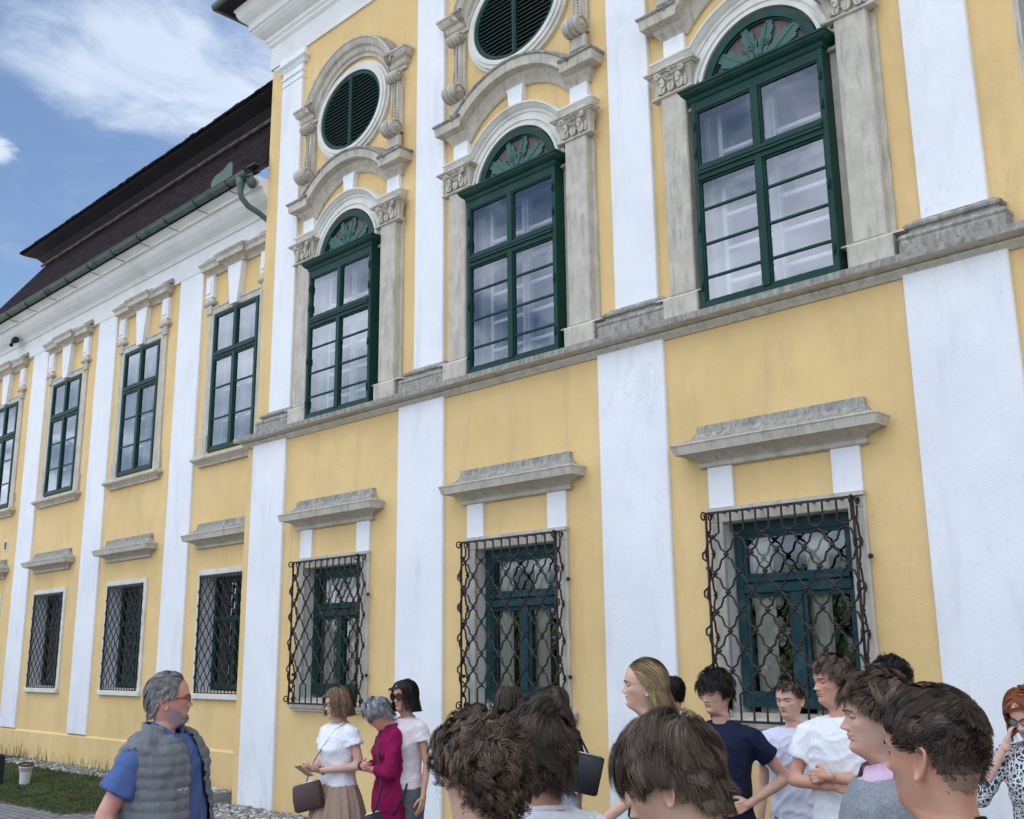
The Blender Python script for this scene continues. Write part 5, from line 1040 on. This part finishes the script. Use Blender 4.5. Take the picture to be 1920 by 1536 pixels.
    for sd in (1, -1):
        for k in range(26):
            t = k/25; bx = sd*(.013+.034*t); bz = .1265+.006*math.sin(t*2.3)-.004*t; by = np.interp(bz, np.array(HZ)[::-1], np.array(HF)[::-1])+.004-.55*max(0, abs(bx)-.012)**1.45*4.4
            a0 = V3(bx, by, bz-.0018); a1 = a0+V3(sd*.006, -.0012, .0045-.003*t); mb.tube([tuple(q) for q in hd.rigid(np.array([a0, (a0+a1)/2+V3(0, .001, 0), a1]))], [.0011*hs*(1.3-.5*fem), .0009*hs, .0004], 4)
    mb.obj('eyebrows', HM[hcol][0] if hcol not in ('silver',) else HM['grey'][1], e)
    if hair:
        pp = dict(STY[hair]); pp.update(hp or {}); make_hair('hair', hd, P, A, hair, HM[hcol], nh, e, int(abs(x*1000)+nh), hw, pp)
    ctx = dict(e=e, s=s, J=J, S=S, torso=torso, shoulders=shoulders, hd=hd, P=P, A=A, ar=ar, H=H, vox=vox)
    if top: top(ctx)
    if skirt: skirt(ctx)
    if legmat is not None:
        mb = MB(); secs = [(0, 0, z*s, (rx*(1+fat*.22)+.014)*s, (ry*(1+fat*.3)+.014)*s) for z, rx, ry in T if z < 1.03]; loft(mb, secs)
        for sd in (1, -1): hp_, kn, an = [np.array(S(q)) for q in ((sd*.09, 0, .88), (sd*.105, .012, .49), (sd*.115, -.02, .06))]; limb(mb, [hp_, hp_+(kn-hp_)*.5, kn, an], [.102*s, .090*s, .072*s, .062*s])
        co, F = remesh(mb, .014, 3, folds(.005*s, int(H*999), .7)); mesh_part('trousers', co, F, CL[legmat], e)
    for sd in (1, -1):
        mb = MB(); an = np.array(S((sd*.115, -.02, .09))); capsule(mb, an+np.array([0, -.02, -.04])*s, an+np.array([0, .15, -.052])*s, .042*s, .036*s); mb.box(an[0]-.038*s, an[0]+.038*s, an[1]-.06*s, an[1]+.18*s, .004, .02)
        co, F = remesh(mb, .009, 2); mesh_part('shoe', co, F, CL[foot], e)
    if extra: extra(ctx)
    return ctx
def shirt(mat, sleeve=.5, hem=.90, off=.018, name='shirt', amp=.0045, seed=1, flare=.010, long=False, loose=0.0, neckz=1.478, collar=True, quilt=None, belly=0.0, sw=.020):
    def f(c, off=off*.75, sw=sw*.68):
        s, J, S, e = c['s'], c['J'], c['S'], c['e']; mb = MB(); c['torso'](mb, off, z0=hem, z1=neckz+.014, b=belly); c['shoulders'](mb, off*.8)
        if sleeve > 0:
            for nm in 'RL':
                a, b, d = [np.array(S(q)) for q in J[nm]]
                if sleeve <= 1: e_ = a+(b-a)*sleeve; m_ = a+(b-a)*sleeve*.5; mb.tube([tuple(a-(b-a)*.05), tuple(a), tuple(m_), tuple(e_)], [(.04+off)*c['ar']*s, (.056*c['ar']+off*.8)*s, (.053*c['ar']+sw*.9)*s, (.050*c['ar']+sw+flare*.5)*s], 16)
                else: e_ = b+(d-b)*(sleeve-1); limb(mb, [a, b, e_], [(.052*c['ar']+off*.7)*s, (.043+sw)*s, (.034+sw)*s])
        dd = folds(amp*s, seed)
        if quilt: d0 = dd; dd = lambda co, no: d0(co, no)*.5+quilt*np.abs(np.sin(np.pi*(co[:, 2]+.012*np.sin(co[:, 0]*9))/.052))**.55-quilt*.6
        co, F = remesh(mb, c['vox']*.85 if not quilt else .0075, 3 if not quilt else 2, dd); mats = CL[mat] if isinstance(mat, str) else mat; o = mesh_part(name, co, F, mats, e)
        if collar:
            mb = MB(); r = .070*s; mb.tube([(1.02*r*math.cos(t), -.004*s+r*.98*math.sin(t), (1.488+.012*-math.sin(t))*s) for t in [2*math.pi*i/28 for i in range(29)]], .0085*s, 8, cap=False); mb.obj('collar', mats, o)
        return o
    return f
def glasses(c, mat, r=.022, round_=True, lens=None, th=.0016, lensmat=None):
    hd = c['hd']; mb = MB(); y = .0985
    for sd in (1, -1):
        pts = [V3(sd*.032+r*math.cos(t)*(1.08 if not round_ else 1), y-.12*(abs(sd*.032+r*math.cos(t)))**1.2*1.2, .110+r*(.82 if not round_ else 1)*math.sin(t)*(1-.1*(not round_)*abs(math.cos(t)))) for t in [2*math.pi*i/24 for i in range(25)]]
        mb.tube([tuple(q) for q in hd.rigid(np.array(pts))], th, 6, 0, False); ox = sd*(.032+r)
        mb.tube([tuple(q) for q in hd.rigid(np.array([V3(ox, y-.012, .113), V3(sd*.072, y-.03, .114), V3(sd*.083, .01, .112), V3(sd*.082, -.018, .106), V3(sd*.078, -.03, .092)]))], th*1.15, 6)
        if lensmat: mb.add([tuple(q) for q in hd.rigid(np.array(pts[:-1]))], [tuple(range(24))], 1)
    mb.tube([tuple(q) for q in hd.rigid(np.array([V3(-.032+r, y-.002, .113), V3(0, y+.001, .117), V3(.032-r, y-.002, .113)]))], th, 6)
    return mb.obj('glasses', [mat, lensmat or mat], c['e'])
def to_world(c, p): e = c['e']; return Matrix.Translation(e.location) @ Matrix.Rotation(e.rotation_euler.z, 4, 'Z') @ Vector(p)
# ------------------------------------------------------------------ the people in the picture
M['frame_red'] = noisy('red_glasses_plastic', (.22, .01, .015), (.28, .015, .02), 30, .25, bumps=0); M['frame_dark'] = noisy('dark_glasses_plastic', (.02, .012, .014), (.03, .018, .02), 30, .25, bumps=0)
M['lens_dark'] = noisy('dark_lens', (.004, .004, .006), (.006, .006, .009), 9, .06, bumps=0); M['lens_clear'] = glass_mat('spectacle_lens', (.93, .94, .95), .06)
M['leather_brown'] = noisy('quilted_brown_leather', (.075, .035, .030), (.10, .05, .042), 8, .5, bumps=.3); M['leather_black'] = noisy('black_leather', (.010, .012, .016), (.018, .020, .026), 8, .45, bumps=.3); M['metal'] = noisy('silver_metal', (.6, .58, .52), (.7, .68, .62), 20, .3, metal=1, bumps=0)
M['phonecase'] = noisy('phone_case', (.40, .30, .22), (.5, .4, .3), 30, .5, bumps=0)
def quilt_bag():
    m, nt, b = base_mat('quilted_brown', (.085, .042, .036), .5); 
    t = nd(nt, 'ShaderNodeTexCoord'); mp = nd(nt, 'ShaderNodeMapping'); mp.inputs['Rotation'].default_value = (0, R(45), 0); nt.links.new(t.outputs['Object'], mp.inputs[0]); ck = nd(nt, 'ShaderNodeTexWave'); ck.inputs['Scale'].default_value = 16; nt.links.new(mp.outputs[0], ck.inputs[0])
    mp2 = nd(nt, 'ShaderNodeMapping'); mp2.inputs['Rotation'].default_value = (0, R(-45), 0); nt.links.new(t.outputs['Object'], mp2.inputs[0]); c2 = nd(nt, 'ShaderNodeTexWave'); c2.inputs['Scale'].default_value = 16; nt.links.new(mp2.outputs[0], c2.inputs[0])
    mn = nd(nt, 'ShaderNodeMath', operation='MINIMUM'); nt.links.new(ramp(nt, ck.outputs['Fac'], 0, .35), mn.inputs[0]); nt.links.new(ramp(nt, c2.outputs['Fac'], 0, .35), mn.inputs[1]); nt.links.new(mixc(nt, mn.outputs[0], (.045, .02, .018), (.10, .05, .043)), b.inputs['Base Color']); bump(nt, b, mn.outputs[0], .8, .006); return m
M['quilt_bag'] = quilt_bag()
def bag(name, c, loc, rz, tilt, size, mat, label, strap, strapmat, buckle=False, hand_strap=None):
    w_, d_, h_ = size; wp_ = to_world(c, loc); e = empty(name, wp_, label, 'bag', rz=c['e'].rotation_euler.z+rz); e.rotation_euler = (0, tilt, c['e'].rotation_euler.z+rz)
    mb = MB(); mb.box(-w_/2+.02, w_/2-.02, -d_/2+.02, d_/2-.02, -h_/2+.02, h_/2-.02); co = []; 
    mb2 = MB(); loft(mb2, [(0, 0, -h_/2, w_/2-.03, d_/2-.02), (0, 0, -h_/2+.015, w_/2-.006, d_/2-.004), (0, 0, 0, w_/2, d_/2), (0, 0, h_/2-.02, w_/2-.006, d_/2-.012), (0, 0, h_/2, w_/2-.02, d_/2-.025)], 40)
    # squarer outline
    mb2.v = [(math.copysign(min(abs(x)*1.12, w_/2-.001*abs(z)), x), y, z) for x, y, z in mb2.v]; mb2.obj('bag_body', mat, e)
    mb = MB(); mb.tube([(-w_/2+.02, 0, h_/2+.002), (w_/2-.02, 0, h_/2+.002)], .006, 6); mb.obj('zip', M['metal'], e)
    if buckle: mb = MB(); mb.tube([(.03*math.cos(a), -d_/2-.004, -.03+.022*math.sin(a)) for a in [6.283*i/16 for i in range(17)]], .004, 5, cap=False); mb.obj('buckle', M['metal'], e)
    inv = (Matrix.Translation(e.location) @ e.rotation_euler.to_matrix().to_4x4()).inverted(); pts = [inv @ to_world(c, q) for q in strap]
    # smooth the strap
    sp = []
    for i in range(len(pts)-1):
        p0, p1, p2, p3 = pts[max(i-1, 0)], pts[i], pts[i+1], pts[min(i+2, len(pts)-1)]
        for k in range(8): t = k/8; sp.append(.5*((2*p1)+(p2-p0)*t+(2*p0-5*p1+4*p2-p3)*t*t+(3*p1-p0-3*p2+p3)*t*t*t))
    sp.append(pts[-1]); mb = MB(); mb.tube(sp, .009, 6); mb.obj('strap', strapmat, e); return e
# --- older man in the quilted vest
def oldman_top(c):
    shirt('blue', .66, .92, .018, 'polo_shirt', .005, 3, .03, belly=.0, sw=.03)(c); s = c['s']; e = c['e']; S = c['S']
    # polo collar and placket
    mb = MB(); 
    for sd in (1, -1): mb.add([tuple(v) for v in [(sd*.062*s, -.03*s, 1.545*s), (sd*.055*s, .045*s, 1.515*s), (sd*.010*s, .105*s, 1.462*s), (sd*.055*s, .110*s, 1.430*s), (sd*.095*s, .04*s, 1.475*s), (sd*.085*s, -.03*s, 1.50*s)]], [(0, 1, 4, 5), (1, 2, 3, 4)], 0, True)
    o = mb.obj('polo_collar', CL['blue'], e); so = o.modifiers.new('s', 'SOLIDIFY'); so.thickness = .005
    # vest: quilted shell cut open at the front
    mb = MB(); c['torso'](mb, .038, z0=.78, z1=1.495); [capsule(mb, S((sx*.30, -.008, 1.452)), S((sx*.84, 0, 1.418)), .085*s, .092*s) for sx in (.185, -.185)]; d0 = folds(.004, 8)
    q = lambda co, no: d0(co, no)*.6+.009*np.abs(np.sin(np.pi*(co[:, 2]+.010*np.sin(co[:, 0]*11)+.006*np.sin(co[:, 1]*17))/.048))**.45*(1+.22*np.sin(co[:, 0]*95+co[:, 2]*30)+.22*np.sin(co[:, 1]*120+co[:, 2]*51))-.005
    co, F = remesh(mb, .0085, 2, q); hw_ = lambda z: np.interp(z, [.8*s, 1.15*s, 1.30*s, 1.42*s, 1.50*s], [.105, .085, .065, .05, .05]); keep = []
    for f in F:
        m_ = co[list(f)].mean(0)
        if m_[1] > .02 and -hw_(m_[2])*1.25 < m_[0] < hw_(m_[2]): continue
        if abs(m_[0]) > .243*s and m_[2] > 1.2*s: continue
        if (m_[2] > 1.478*s and abs(m_[0]) < .09*s) or m_[2] < .8*s: continue
        keep.append(f)
    o = mesh_part('quilted_vest', co, keep, [CL['vest'], CL['vestdark']], e); so = o.modifiers.new('s', 'SOLIDIFY'); so.thickness = .012; so.material_offset = 1; so.offset = -1
    mb = MB(); ring = []                                 # standing collar of the vest
    n = 22; vs = []
    for i in range(n+1):
        a = R(-38+256*i/n); a = R(218-256*i/n) if False else a; rx, ry = .088*s, .082*s; aa = a+math.pi
        for k, (zz, ro) in enumerate(((1.435, 1.50), (1.485, 1.18), (1.535, 1.16))): vs.append((rx*ro*math.cos(aa), ry*ro*math.sin(aa)*1.0-.008*s, (zz+.018*(-math.sin(aa)-.2)*(.5))*s))
    mb.add(vs, [(3*i+k, 3*i+3+k, 3*i+4+k, 3*i+1+k) for i in range(n) for k in range(2)], 0, True); o2 = mb.obj('vest_collar', [CL['vest'], CL['vestdark']], o); so = o2.modifiers.new('s', 'SOLIDIFY'); so.thickness = .016
    # small pale embroidered emblem on the chest of the vest
    mb = MB(); K_ = np.array(co); 
    for k in range(9):
        px_, pz_ = (.088+.006*k)*s, (1.262+.004*math.sin(k*1.9))*s; near = K_[(np.abs(K_[:, 0]-px_) < .012) & (np.abs(K_[:, 2]-pz_) < .012)]
        if len(near): yy = near[:, 1].max()+.002; mb.tube([(px_, yy, pz_), (px_+.007*s, yy, pz_+.005*s*math.cos(k*2.2))], .0017, 4); mb.tube([(px_, yy, pz_-.010*s), (px_+.006*s, yy, pz_-.010*s)], .0012, 4)
    if mb.v: mb.obj('emblem', M['inner_white'], o)
    # beard
def beard(c):
    hd, P, A = c['hd'], c['P'], c['A']; pp = dict(len=L_const(.016), comb=lambda r, az, g: np.tile(np.array([0, .1, -1.0]), (len(r), 1)), lift=.6, mess=.2, fly=.2, grav=.1, vol=0, cap=0.0, segs=4, clumps=80)
    g = np.random.default_rng(5); Nn = grid_normals(P); az = np.abs(((A+np.pi) % (2*np.pi))-np.pi)[None, :].repeat(P.shape[0], 0); z = P[..., 2]; x_ = np.abs(P[..., 0])
    m_ = (az < 1.45) & (z > -.012) & ((z < .036+.045*np.clip((az-.55)/.9, 0, 1)) | ((z < .068) & (z > .058) & (x_ < .03))); idx = np.flatnonzero(m_.ravel()); idx = g.choice(idx, 2600); r = P.reshape(-1, 3)[idx]+g.normal(0, .0015, (2600, 3)); n = Nn.reshape(-1, 3)[idx]
    d = n*.7+np.array([0, .1, -.8])+g.normal(0, .3, r.shape); d /= np.linalg.norm(d, axis=1, keepdims=True); l = g.uniform(.004, .010, 2600)[:, None]; a = hd.rigid(r); b = hd.rigid(r+d*l*.5+n*.001); e_ = hd.rigid(r+d*l); wv = np.cross(d, n); wv /= np.linalg.norm(wv, axis=1, keepdims=True)+1e-6; wv = wv@hd.R.T*.0006
    vs = np.stack([a-wv, a+wv, b+wv, b-wv, e_], 1).reshape(-1, 3); F = []
    for i in range(2600): F += [(5*i, 5*i+1, 5*i+2, 5*i+3), (5*i+3, 5*i+2, 5*i+4)]
    mesh_part('beard', vs, F, HM['silver'][1:], c['e'], list(g.integers(0, 2, len(F))))
def old_extra(c): glasses(c, M['frame_red'], .024, False, th=.0021, lensmat=M['lens_clear']); beard(c)
person('older grey haired man in red glasses, quilted vest and blue polo', -4.798, 2.524, 1.796, 124, 316, head=(R(33), R(-3), 0), hs=1.00, skin='ruddy', fat=.65, belly=.055, hair='greyback', hcol='grey', nh=5200, hw=.0016, top=oldman_top, sh=.988, legmat='navy', extra=old_extra,
       arms={'R': ((.10, -.10, -.27), (.10, .06, -.50)), 'L': ((.07, .0, -.30), (.06, .10, -.52))})
# --- three women by the first barred window
def bob_extra(c):
    glasses(c, M['frame_dark'], .019, True, th=.0018, lensmat=M['lens_clear']); s = c['s']
    bag('shoulder_bag', c, (.10*s, .235*s, .90*s), R(8), R(14), (.29, .09, .20), M['quilt_bag'], 'brown quilted shoulder bag on a patterned strap over a beige skirt',
        [(.16*s, .22*s, 1.00*s), (.10*s, .19*s, 1.18*s), (.0, .155*s, 1.32*s), (-.085*s, .07*s, 1.47*s), (-.10*s, -.03*s, 1.485*s), (-.03*s, -.13*s, 1.32*s), (.12*s, -.17*s, 1.08*s), (.22*s, .02*s, .98*s), (-.04*s, .24*s, .86*s)], M['metal'])
    p = to_world(c, (-.0*s, .36*s, 1.125*s)); o = MB(); o.bbox(-.036, .036, -.075, .075, -.005, .005, .003); q = o.obj('phone', M['phonecase'], label='phone in a light patterned case held in both hands', cat='phone'); q.location = p; q.rotation_euler = (R(35), R(8), c['e'].rotation_euler.z)
    mb = MB(); wr = c['J']['L'][2]; w_ = Vector(c['S'](wr)); 
    mb.tube([(w_.x+.028*math.cos(a), w_.y-.03, w_.z+.028*math.sin(a)) for a in [6.283*i/16 for i in range(17)]], .006, 6, cap=False); mb.obj('bracelet', M['leather_brown'], c['e'])
def full_skirt(mat, z0=1.03, z1=.28, r1=.34):
    def f(c):
        s = c['s']; mb = MB(); n = 96; vs = []; L_ = 26
        for i in range(L_+1):
            t = i/L_; z = z0+(z1-z0)*t; r = .150+(r1-.150)*t**.75+.02*math.sin(min(1, t*3)*math.pi/2)
            for k in range(n): a = 2*math.pi*k/n; pl = (.006+.030*t)*(.6*math.sin(14*a+.8*math.sin(a*3))+.4*math.sin(23*a+1)); vs.append(((r+pl)*math.cos(a)*s*1.02, (r*.82+pl)*math.sin(a)*s, z*s))
        mb.add(vs, [(i*n+k, i*n+(k+1) % n, (i+1)*n+(k+1) % n, (i+1)*n+k) for i in range(L_) for k in range(n)], 0, True); mb.obj('skirt', CL[mat], c['e'])
    return f
person('woman with a light brown bob, glasses, white t-shirt and beige skirt holding a phone', -7.052, 5.184, 1.635, -128, 632, head=(R(-10), R(4), 0), hs=1.03, fem=1, fat=.6, hair='bob', hcol='ltbrown', nh=3800, hw=.0022, top=shirt('white', .42, .98, .022, seed=11, flare=.03, amp=.0045, sw=.03), skirt=full_skirt('beige'), extra=bob_extra,
       arms={'R': ((.085, -.02, -.28), (-.12, .25, -.30)), 'L': ((.09, -.03, -.28), (-.13, .22, -.31))}, hands={'R': dict(d=(-.6, 1, .1), n=(-.3, -.1, 1), curl=.7), 'L': dict(d=(.6, 1, .1), n=(.3, -.1, 1), curl=.7)})
def mag_top(c):
    shirt('magenta', 1.45, .62, .034, 'linen_shirt', .0065, 21, collar=False, sw=.032)(c); s = c['s']
    mb = MB(); vs = []; n = 20
    for i in range(n+1):
        a = R(-60+300*i/n)+math.pi
        for zz, ro in ((1.44, 1.25), (1.495, .98), (1.53, 1.02), (1.50, 1.28)): vs.append((.080*s*ro*math.cos(a), .080*s*ro*math.sin(a)-.008*s, (zz+.02*(-math.sin(a)))*s))
    mb.add(vs, [(4*i+k, 4*i+4+k, 4*i+5+k, 4*i+1+k) for i in range(n) for k in range(3)], 0, True); mb.obj('shirt_collar', CL['magenta'], c['e'])
def mag_extra(c):
    glasses(c, M['frame_dark'], .021, False, th=.0018, lensmat=M['lens_dark']); s = c['s']
    bag('crossbody_bag', c, (-.13*s, .10*s, .72*s), R(-75), R(-12), (.27, .09, .19), M['leather_black'], 'black leather crossbody bag with a buckle hanging on the magenta shirt', [(-.20*s, .18*s, .82*s), (-.21*s, .12*s, 1.05*s), (-.12*s, .14*s, 1.32*s), (.05*s, .07*s, 1.50*s), (.09*s, -.05*s, 1.48*s), (-.04*s, -.16*s, 1.3*s), (-.20*s, -.09*s, 1.0*s), (-.20*s, .02*s, .80*s)], M['leather_black'], True)
    mb = MB(); w_ = Vector(c['S'](c['J']['R'][2])); mb.tube([(w_.x+.02, w_.y+.030*math.cos(a), w_.z+.030*math.sin(a)) for a in [6.283*i/16 for i in range(17)]], .007, 6, cap=False); mb.obj('watch_strap', M['leather_black'], c['e'])
person('silver haired woman in a magenta linen shirt with bowed head and folded arms', -6.648, 5.384, 1.600, -100, 722, head=(0, R(40), 0), hs=1.0, fem=1, fat=.45, skin='ruddy', hair='silver', hcol='silver', nh=3800, hw=.0022, hfwd=.035, top=mag_top, extra=mag_extra, legmat='magenta',
       arms={'R': ((.07, .06, -.28), (-.19, .25, -.24)), 'L': ((.07, .05, -.28), (-.17, .23, -.27))}, hands={'R': dict(d=(-1, .2, .1), n=(0, -1, 0)), 'L': dict(d=(1, .2, .1), n=(0, -1, 0))})
person('dark haired woman in big round sunglasses and a pale blush top', -6.573, 5.460, 1.690, -138, 765, head=(R(-2), R(2), 0), hs=1.02, fem=1, hair='lob', hp=dict(vol=.013, face=.073, clumps=140), hcol='black', nh=3400, hw=.0022, skin='tan', top=shirt('blush', .40, .93, .020, seed=31, flare=.04, sw=.03), legmat='greytr', extra=lambda c: glasses(c, M['frame_dark'], .028, True, th=.0032, lensmat=M['lens_dark']))
# --- two girls in front of the middle barred window
person('girl with long dark brown hair facing right before the middle barred window', -5.785, 5.795, 1.640, 25, 950, fem=1, hair='long', hcol='dkbrown', nh=3000, hw=.0024, top=shirt('black', .4, .95, seed=41), legmat='jeans')
def tote(c):
    s = c['s']; bag('tote_bag', c, (.13*s, -.16*s, 1.13*s), R(-28), R(14), (.31, .10, .27), M['leather_black'], 'large black leather tote bag on the shoulder of a girl in jeans', [(.03*s, -.16*s, 1.26*s), (.08*s, -.145*s, 1.36*s), (.135*s, -.01, 1.475*s), (.17*s, -.12*s, 1.38*s), (.21*s, -.16*s, 1.27*s)], M['leather_black'])
person('girl with long straight dark hair, navy top, light jeans and a tote bag', -5.476, 5.972, 1.640, -28, 1042, fem=1, hair='long', hcol='dkbrown', nh=3000, hw=.0024, top=shirt('navy', .7, .98, seed=43), legmat='jeans', extra=tote)
# --- blonde woman in profile and the person behind her
person('blonde woman in profile, hair behind her ear, black top and striped trousers', -3.50, 4.52, 1.835, -92, 1200, head=(0, R(-2), 0), hs=1.08, fem=.7, skin='fair', hair='backlong', hcol='blond', nh=5200, hw=.0018, top=shirt('black', .30, 1.03, .016, seed=51), legmat='stripe', arms={'L': ((.05, .10, -.28), (.03, .28, -.42)), 'R': ((.05, .0, -.3), (.03, .1, -.5))})
person('dark haired boy almost hidden behind the blonde woman', -5.310, 7.222, 1.680, -50, 1268, hair='crop', hcol='black', nh=2200, hw=.0024, skin='tan', top=shirt('white', .5, .9, seed=53), legmat='darktrouser')
# --- boys near the third barred window
person('boy in a navy t-shirt with his hand on his hip and messy dark hair', -3.680, 5.450, 1.765, -160, 1348, head=(R(-18), R(8), 0), hs=1.00, hair='mop_full', hcol='black', nh=4200, hw=.002, top=shirt('navy', .55, .93, .022, seed=61, amp=.006, sw=.028), legmat='whitetrouser', skin='fair',
       arms={'L': ((.17, -.15, -.25), (.0, .06, -.38)), 'R': ((.05, -.02, -.3), (.06, .05, -.55))}, hands={'L': dict(d=(.6, .7, -.25), n=(.4, -.9, 0), curl=.25), 'R': dict(curl=.4)})
person('short haired boy in a pale t-shirt and grey jeans', -3.540, 6.027, 1.700, -168, 1484, head=(R(-16), R(5), 0), hs=0.95, hair='crop', hcol='dkbrown', nh=3600, hw=.002, top=shirt('lilacwhite', .58, .86, .024, seed=63, amp=.006, sw=.03), legmat='greyjeans')
person('boy in a white t-shirt with crossed arms and black trousers', -2.86, 5.34, 1.84, -158, 1560, head=(R(-34), R(2), 0), hs=1.05, hair='short_mop', hcol='brown', nh=5200, hw=.0018, top=shirt('white', .60, .95, .022, seed=65, amp=.0045, sw=.032), legmat='black', skin='tan', hp=dict(len=L_top(.065, .04)),
       arms={'R': ((.075, .06, -.255), (-.185, .190, -.255)), 'L': ((.075, .05, -.255), (-.165, .235, -.205))}, hands={'R': dict(d=(-1, -.2, .0), n=(.1, -1, 0), curl=.7), 'L': dict(d=(1, -.25, -.1), n=(-.2, -1, -.2), curl=.75, thumb=1.0)})
person('black haired boy standing behind the others at the right window jamb', -2.912, 6.118, 1.830, -75, 1675, hair='mop_full', hcol='black', nh=3400, hw=.0022, top=shirt('white', .5, .9, seed=67), legmat='darktrouser', hp=dict(len=L_top(.08, .05)))
def fleece_top(c):
    s = c['s']; shirt('pink', 0, 1.0, .016, 'pink_shirt', .003, 71, collar=False)(c); shirt('fleece', 1.9, .86, .034, 'fleece_jacket', .005, 72, collar=False, sw=.022)(c)
    mb = MB(); vs = []; n = 20
    for i in range(n+1):
        a = R(-62+304*i/n)+math.pi
        for zz, ro in ((1.45, 1.20), (1.51, .92), (1.548, .95), (1.50, 1.22)): vs.append((.078*s*ro*math.cos(a), .080*s*ro*math.sin(a)-.004*s, (zz+.02*(-math.sin(a)))*s))
    mb.add(vs, [(4*i+k, 4*i+4+k, 4*i+5+k, 4*i+1+k) for i in range(n) for k in range(3)], 0, True)
    mb.obj('shirt_collar', CL['pink'], c['e'])
    mb = MB(); pts = [(0, 1.47), (.06, 1.44), (.03, 1.20), (-.02, 1.05), (-.04, 1.2), (-.05, 1.42)]; y = .15*s
    mb.add([(x_*s, y+.012*s-(abs(z_-1.3))*.12*s, z_*s) for x_, z_ in pts], [tuple(range(6))]); 
    mb = MB(); mb.box(-.115*s, -.06*s, .142*s, .149*s, 1.33*s, 1.348*s); o = mb.obj('zip_tab', CL['navy'], c['e']); o.rotation_euler = (0, 0, R(0))
person('boy in a heather grey fleece over a pink shirt with swept brown hair', -1.572, 3.194, 1.79, -100, 1628, head=(0, R(0), 0), hs=1.00, hair='swept', hcol='brown', nh=8000, hw=.0014, top=fleece_top, legmat='navy', vox=.010, hp=dict(line='std'))
person('person in a black t-shirt behind the boy with the fade haircut', -1.291, 3.021, 1.700, -55, 1895, hair='crop', hcol='dkbrown', nh=2500, hw=.002, top=shirt('black', .6, .9, seed=81, sw=.03), legmat='darktrouser', skin='tan')
def red_extra(c): glasses(c, M['frame_dark'], .022, False, th=.0018, lensmat=M['lens_clear'])
person('red haired woman in glasses and black and white print blouse, hand to her head', -2.011, 5.727, 1.700, -168, 1915, head=(R(-14), R(24), 0), hs=1.02, fem=1, skin='pale', hair='lob', hcol='red', nh=3600, hw=.0022, top=shirt('print', 1.05, .80, .026, seed=83, sw=.04), legmat='darktrouser', extra=red_extra,
       arms={'R': ((.13, .10, -.20), (-.045, .11, .07)), 'L': ((.05, 0, -.3), (.03, .1, -.5))}, hands={'R': dict(d=(-.35, -.1, 1), n=(-1, -.2, 0), curl=.35)})
# --- foreground heads
person('curly brown haired boy in the foreground seen from behind', -2.082, 1.997, 1.690, -48, 905, head=(R(0), R(3), 0), hs=1.06, hair='curly', hcol='curlb', nh=13000, hw=.0009, top=shirt('white', .5, .9, seed=91), legmat='navy', vox=.010)
person('dark haired boy in a white t-shirt seen from behind beside the curly head', -2.241, 2.382, 1.717, -22, 1010, head=(R(0), R(4), 0), hs=1.05, hair='mop_full', hcol='dkbrown', nh=14000, hw=.0009, top=shirt('white', .5, .9, seed=93), legmat='navy', skin='tan', vox=.010)
person('boy with straight brown hair bowing his head in the foreground', -1.360, 1.959, 1.745, -72, 1268, head=(R(0), R(24), 0), hs=1.05, hp=dict(len=L_top(.105, .04), lift=.42, mess=.42, clump=.35, fly=.09), hair='fringe', hcol='brown', nh=20000, hw=.0008, top=shirt('navy', .5, .9, seed=95), legmat='navy', hfwd=.03, vox=.010)
person('boy with a dark fade haircut and white t-shirt in the right foreground', -0.998, 2.277, 1.780, -58, 1755, head=(R(0), R(0), 0), hs=1.04, hair='fade', hcol='dkbrown', nh=18000, hw=.0008, top=shirt('white', .5, .9, seed=97), legmat='navy', skin='tan', vox=.010)
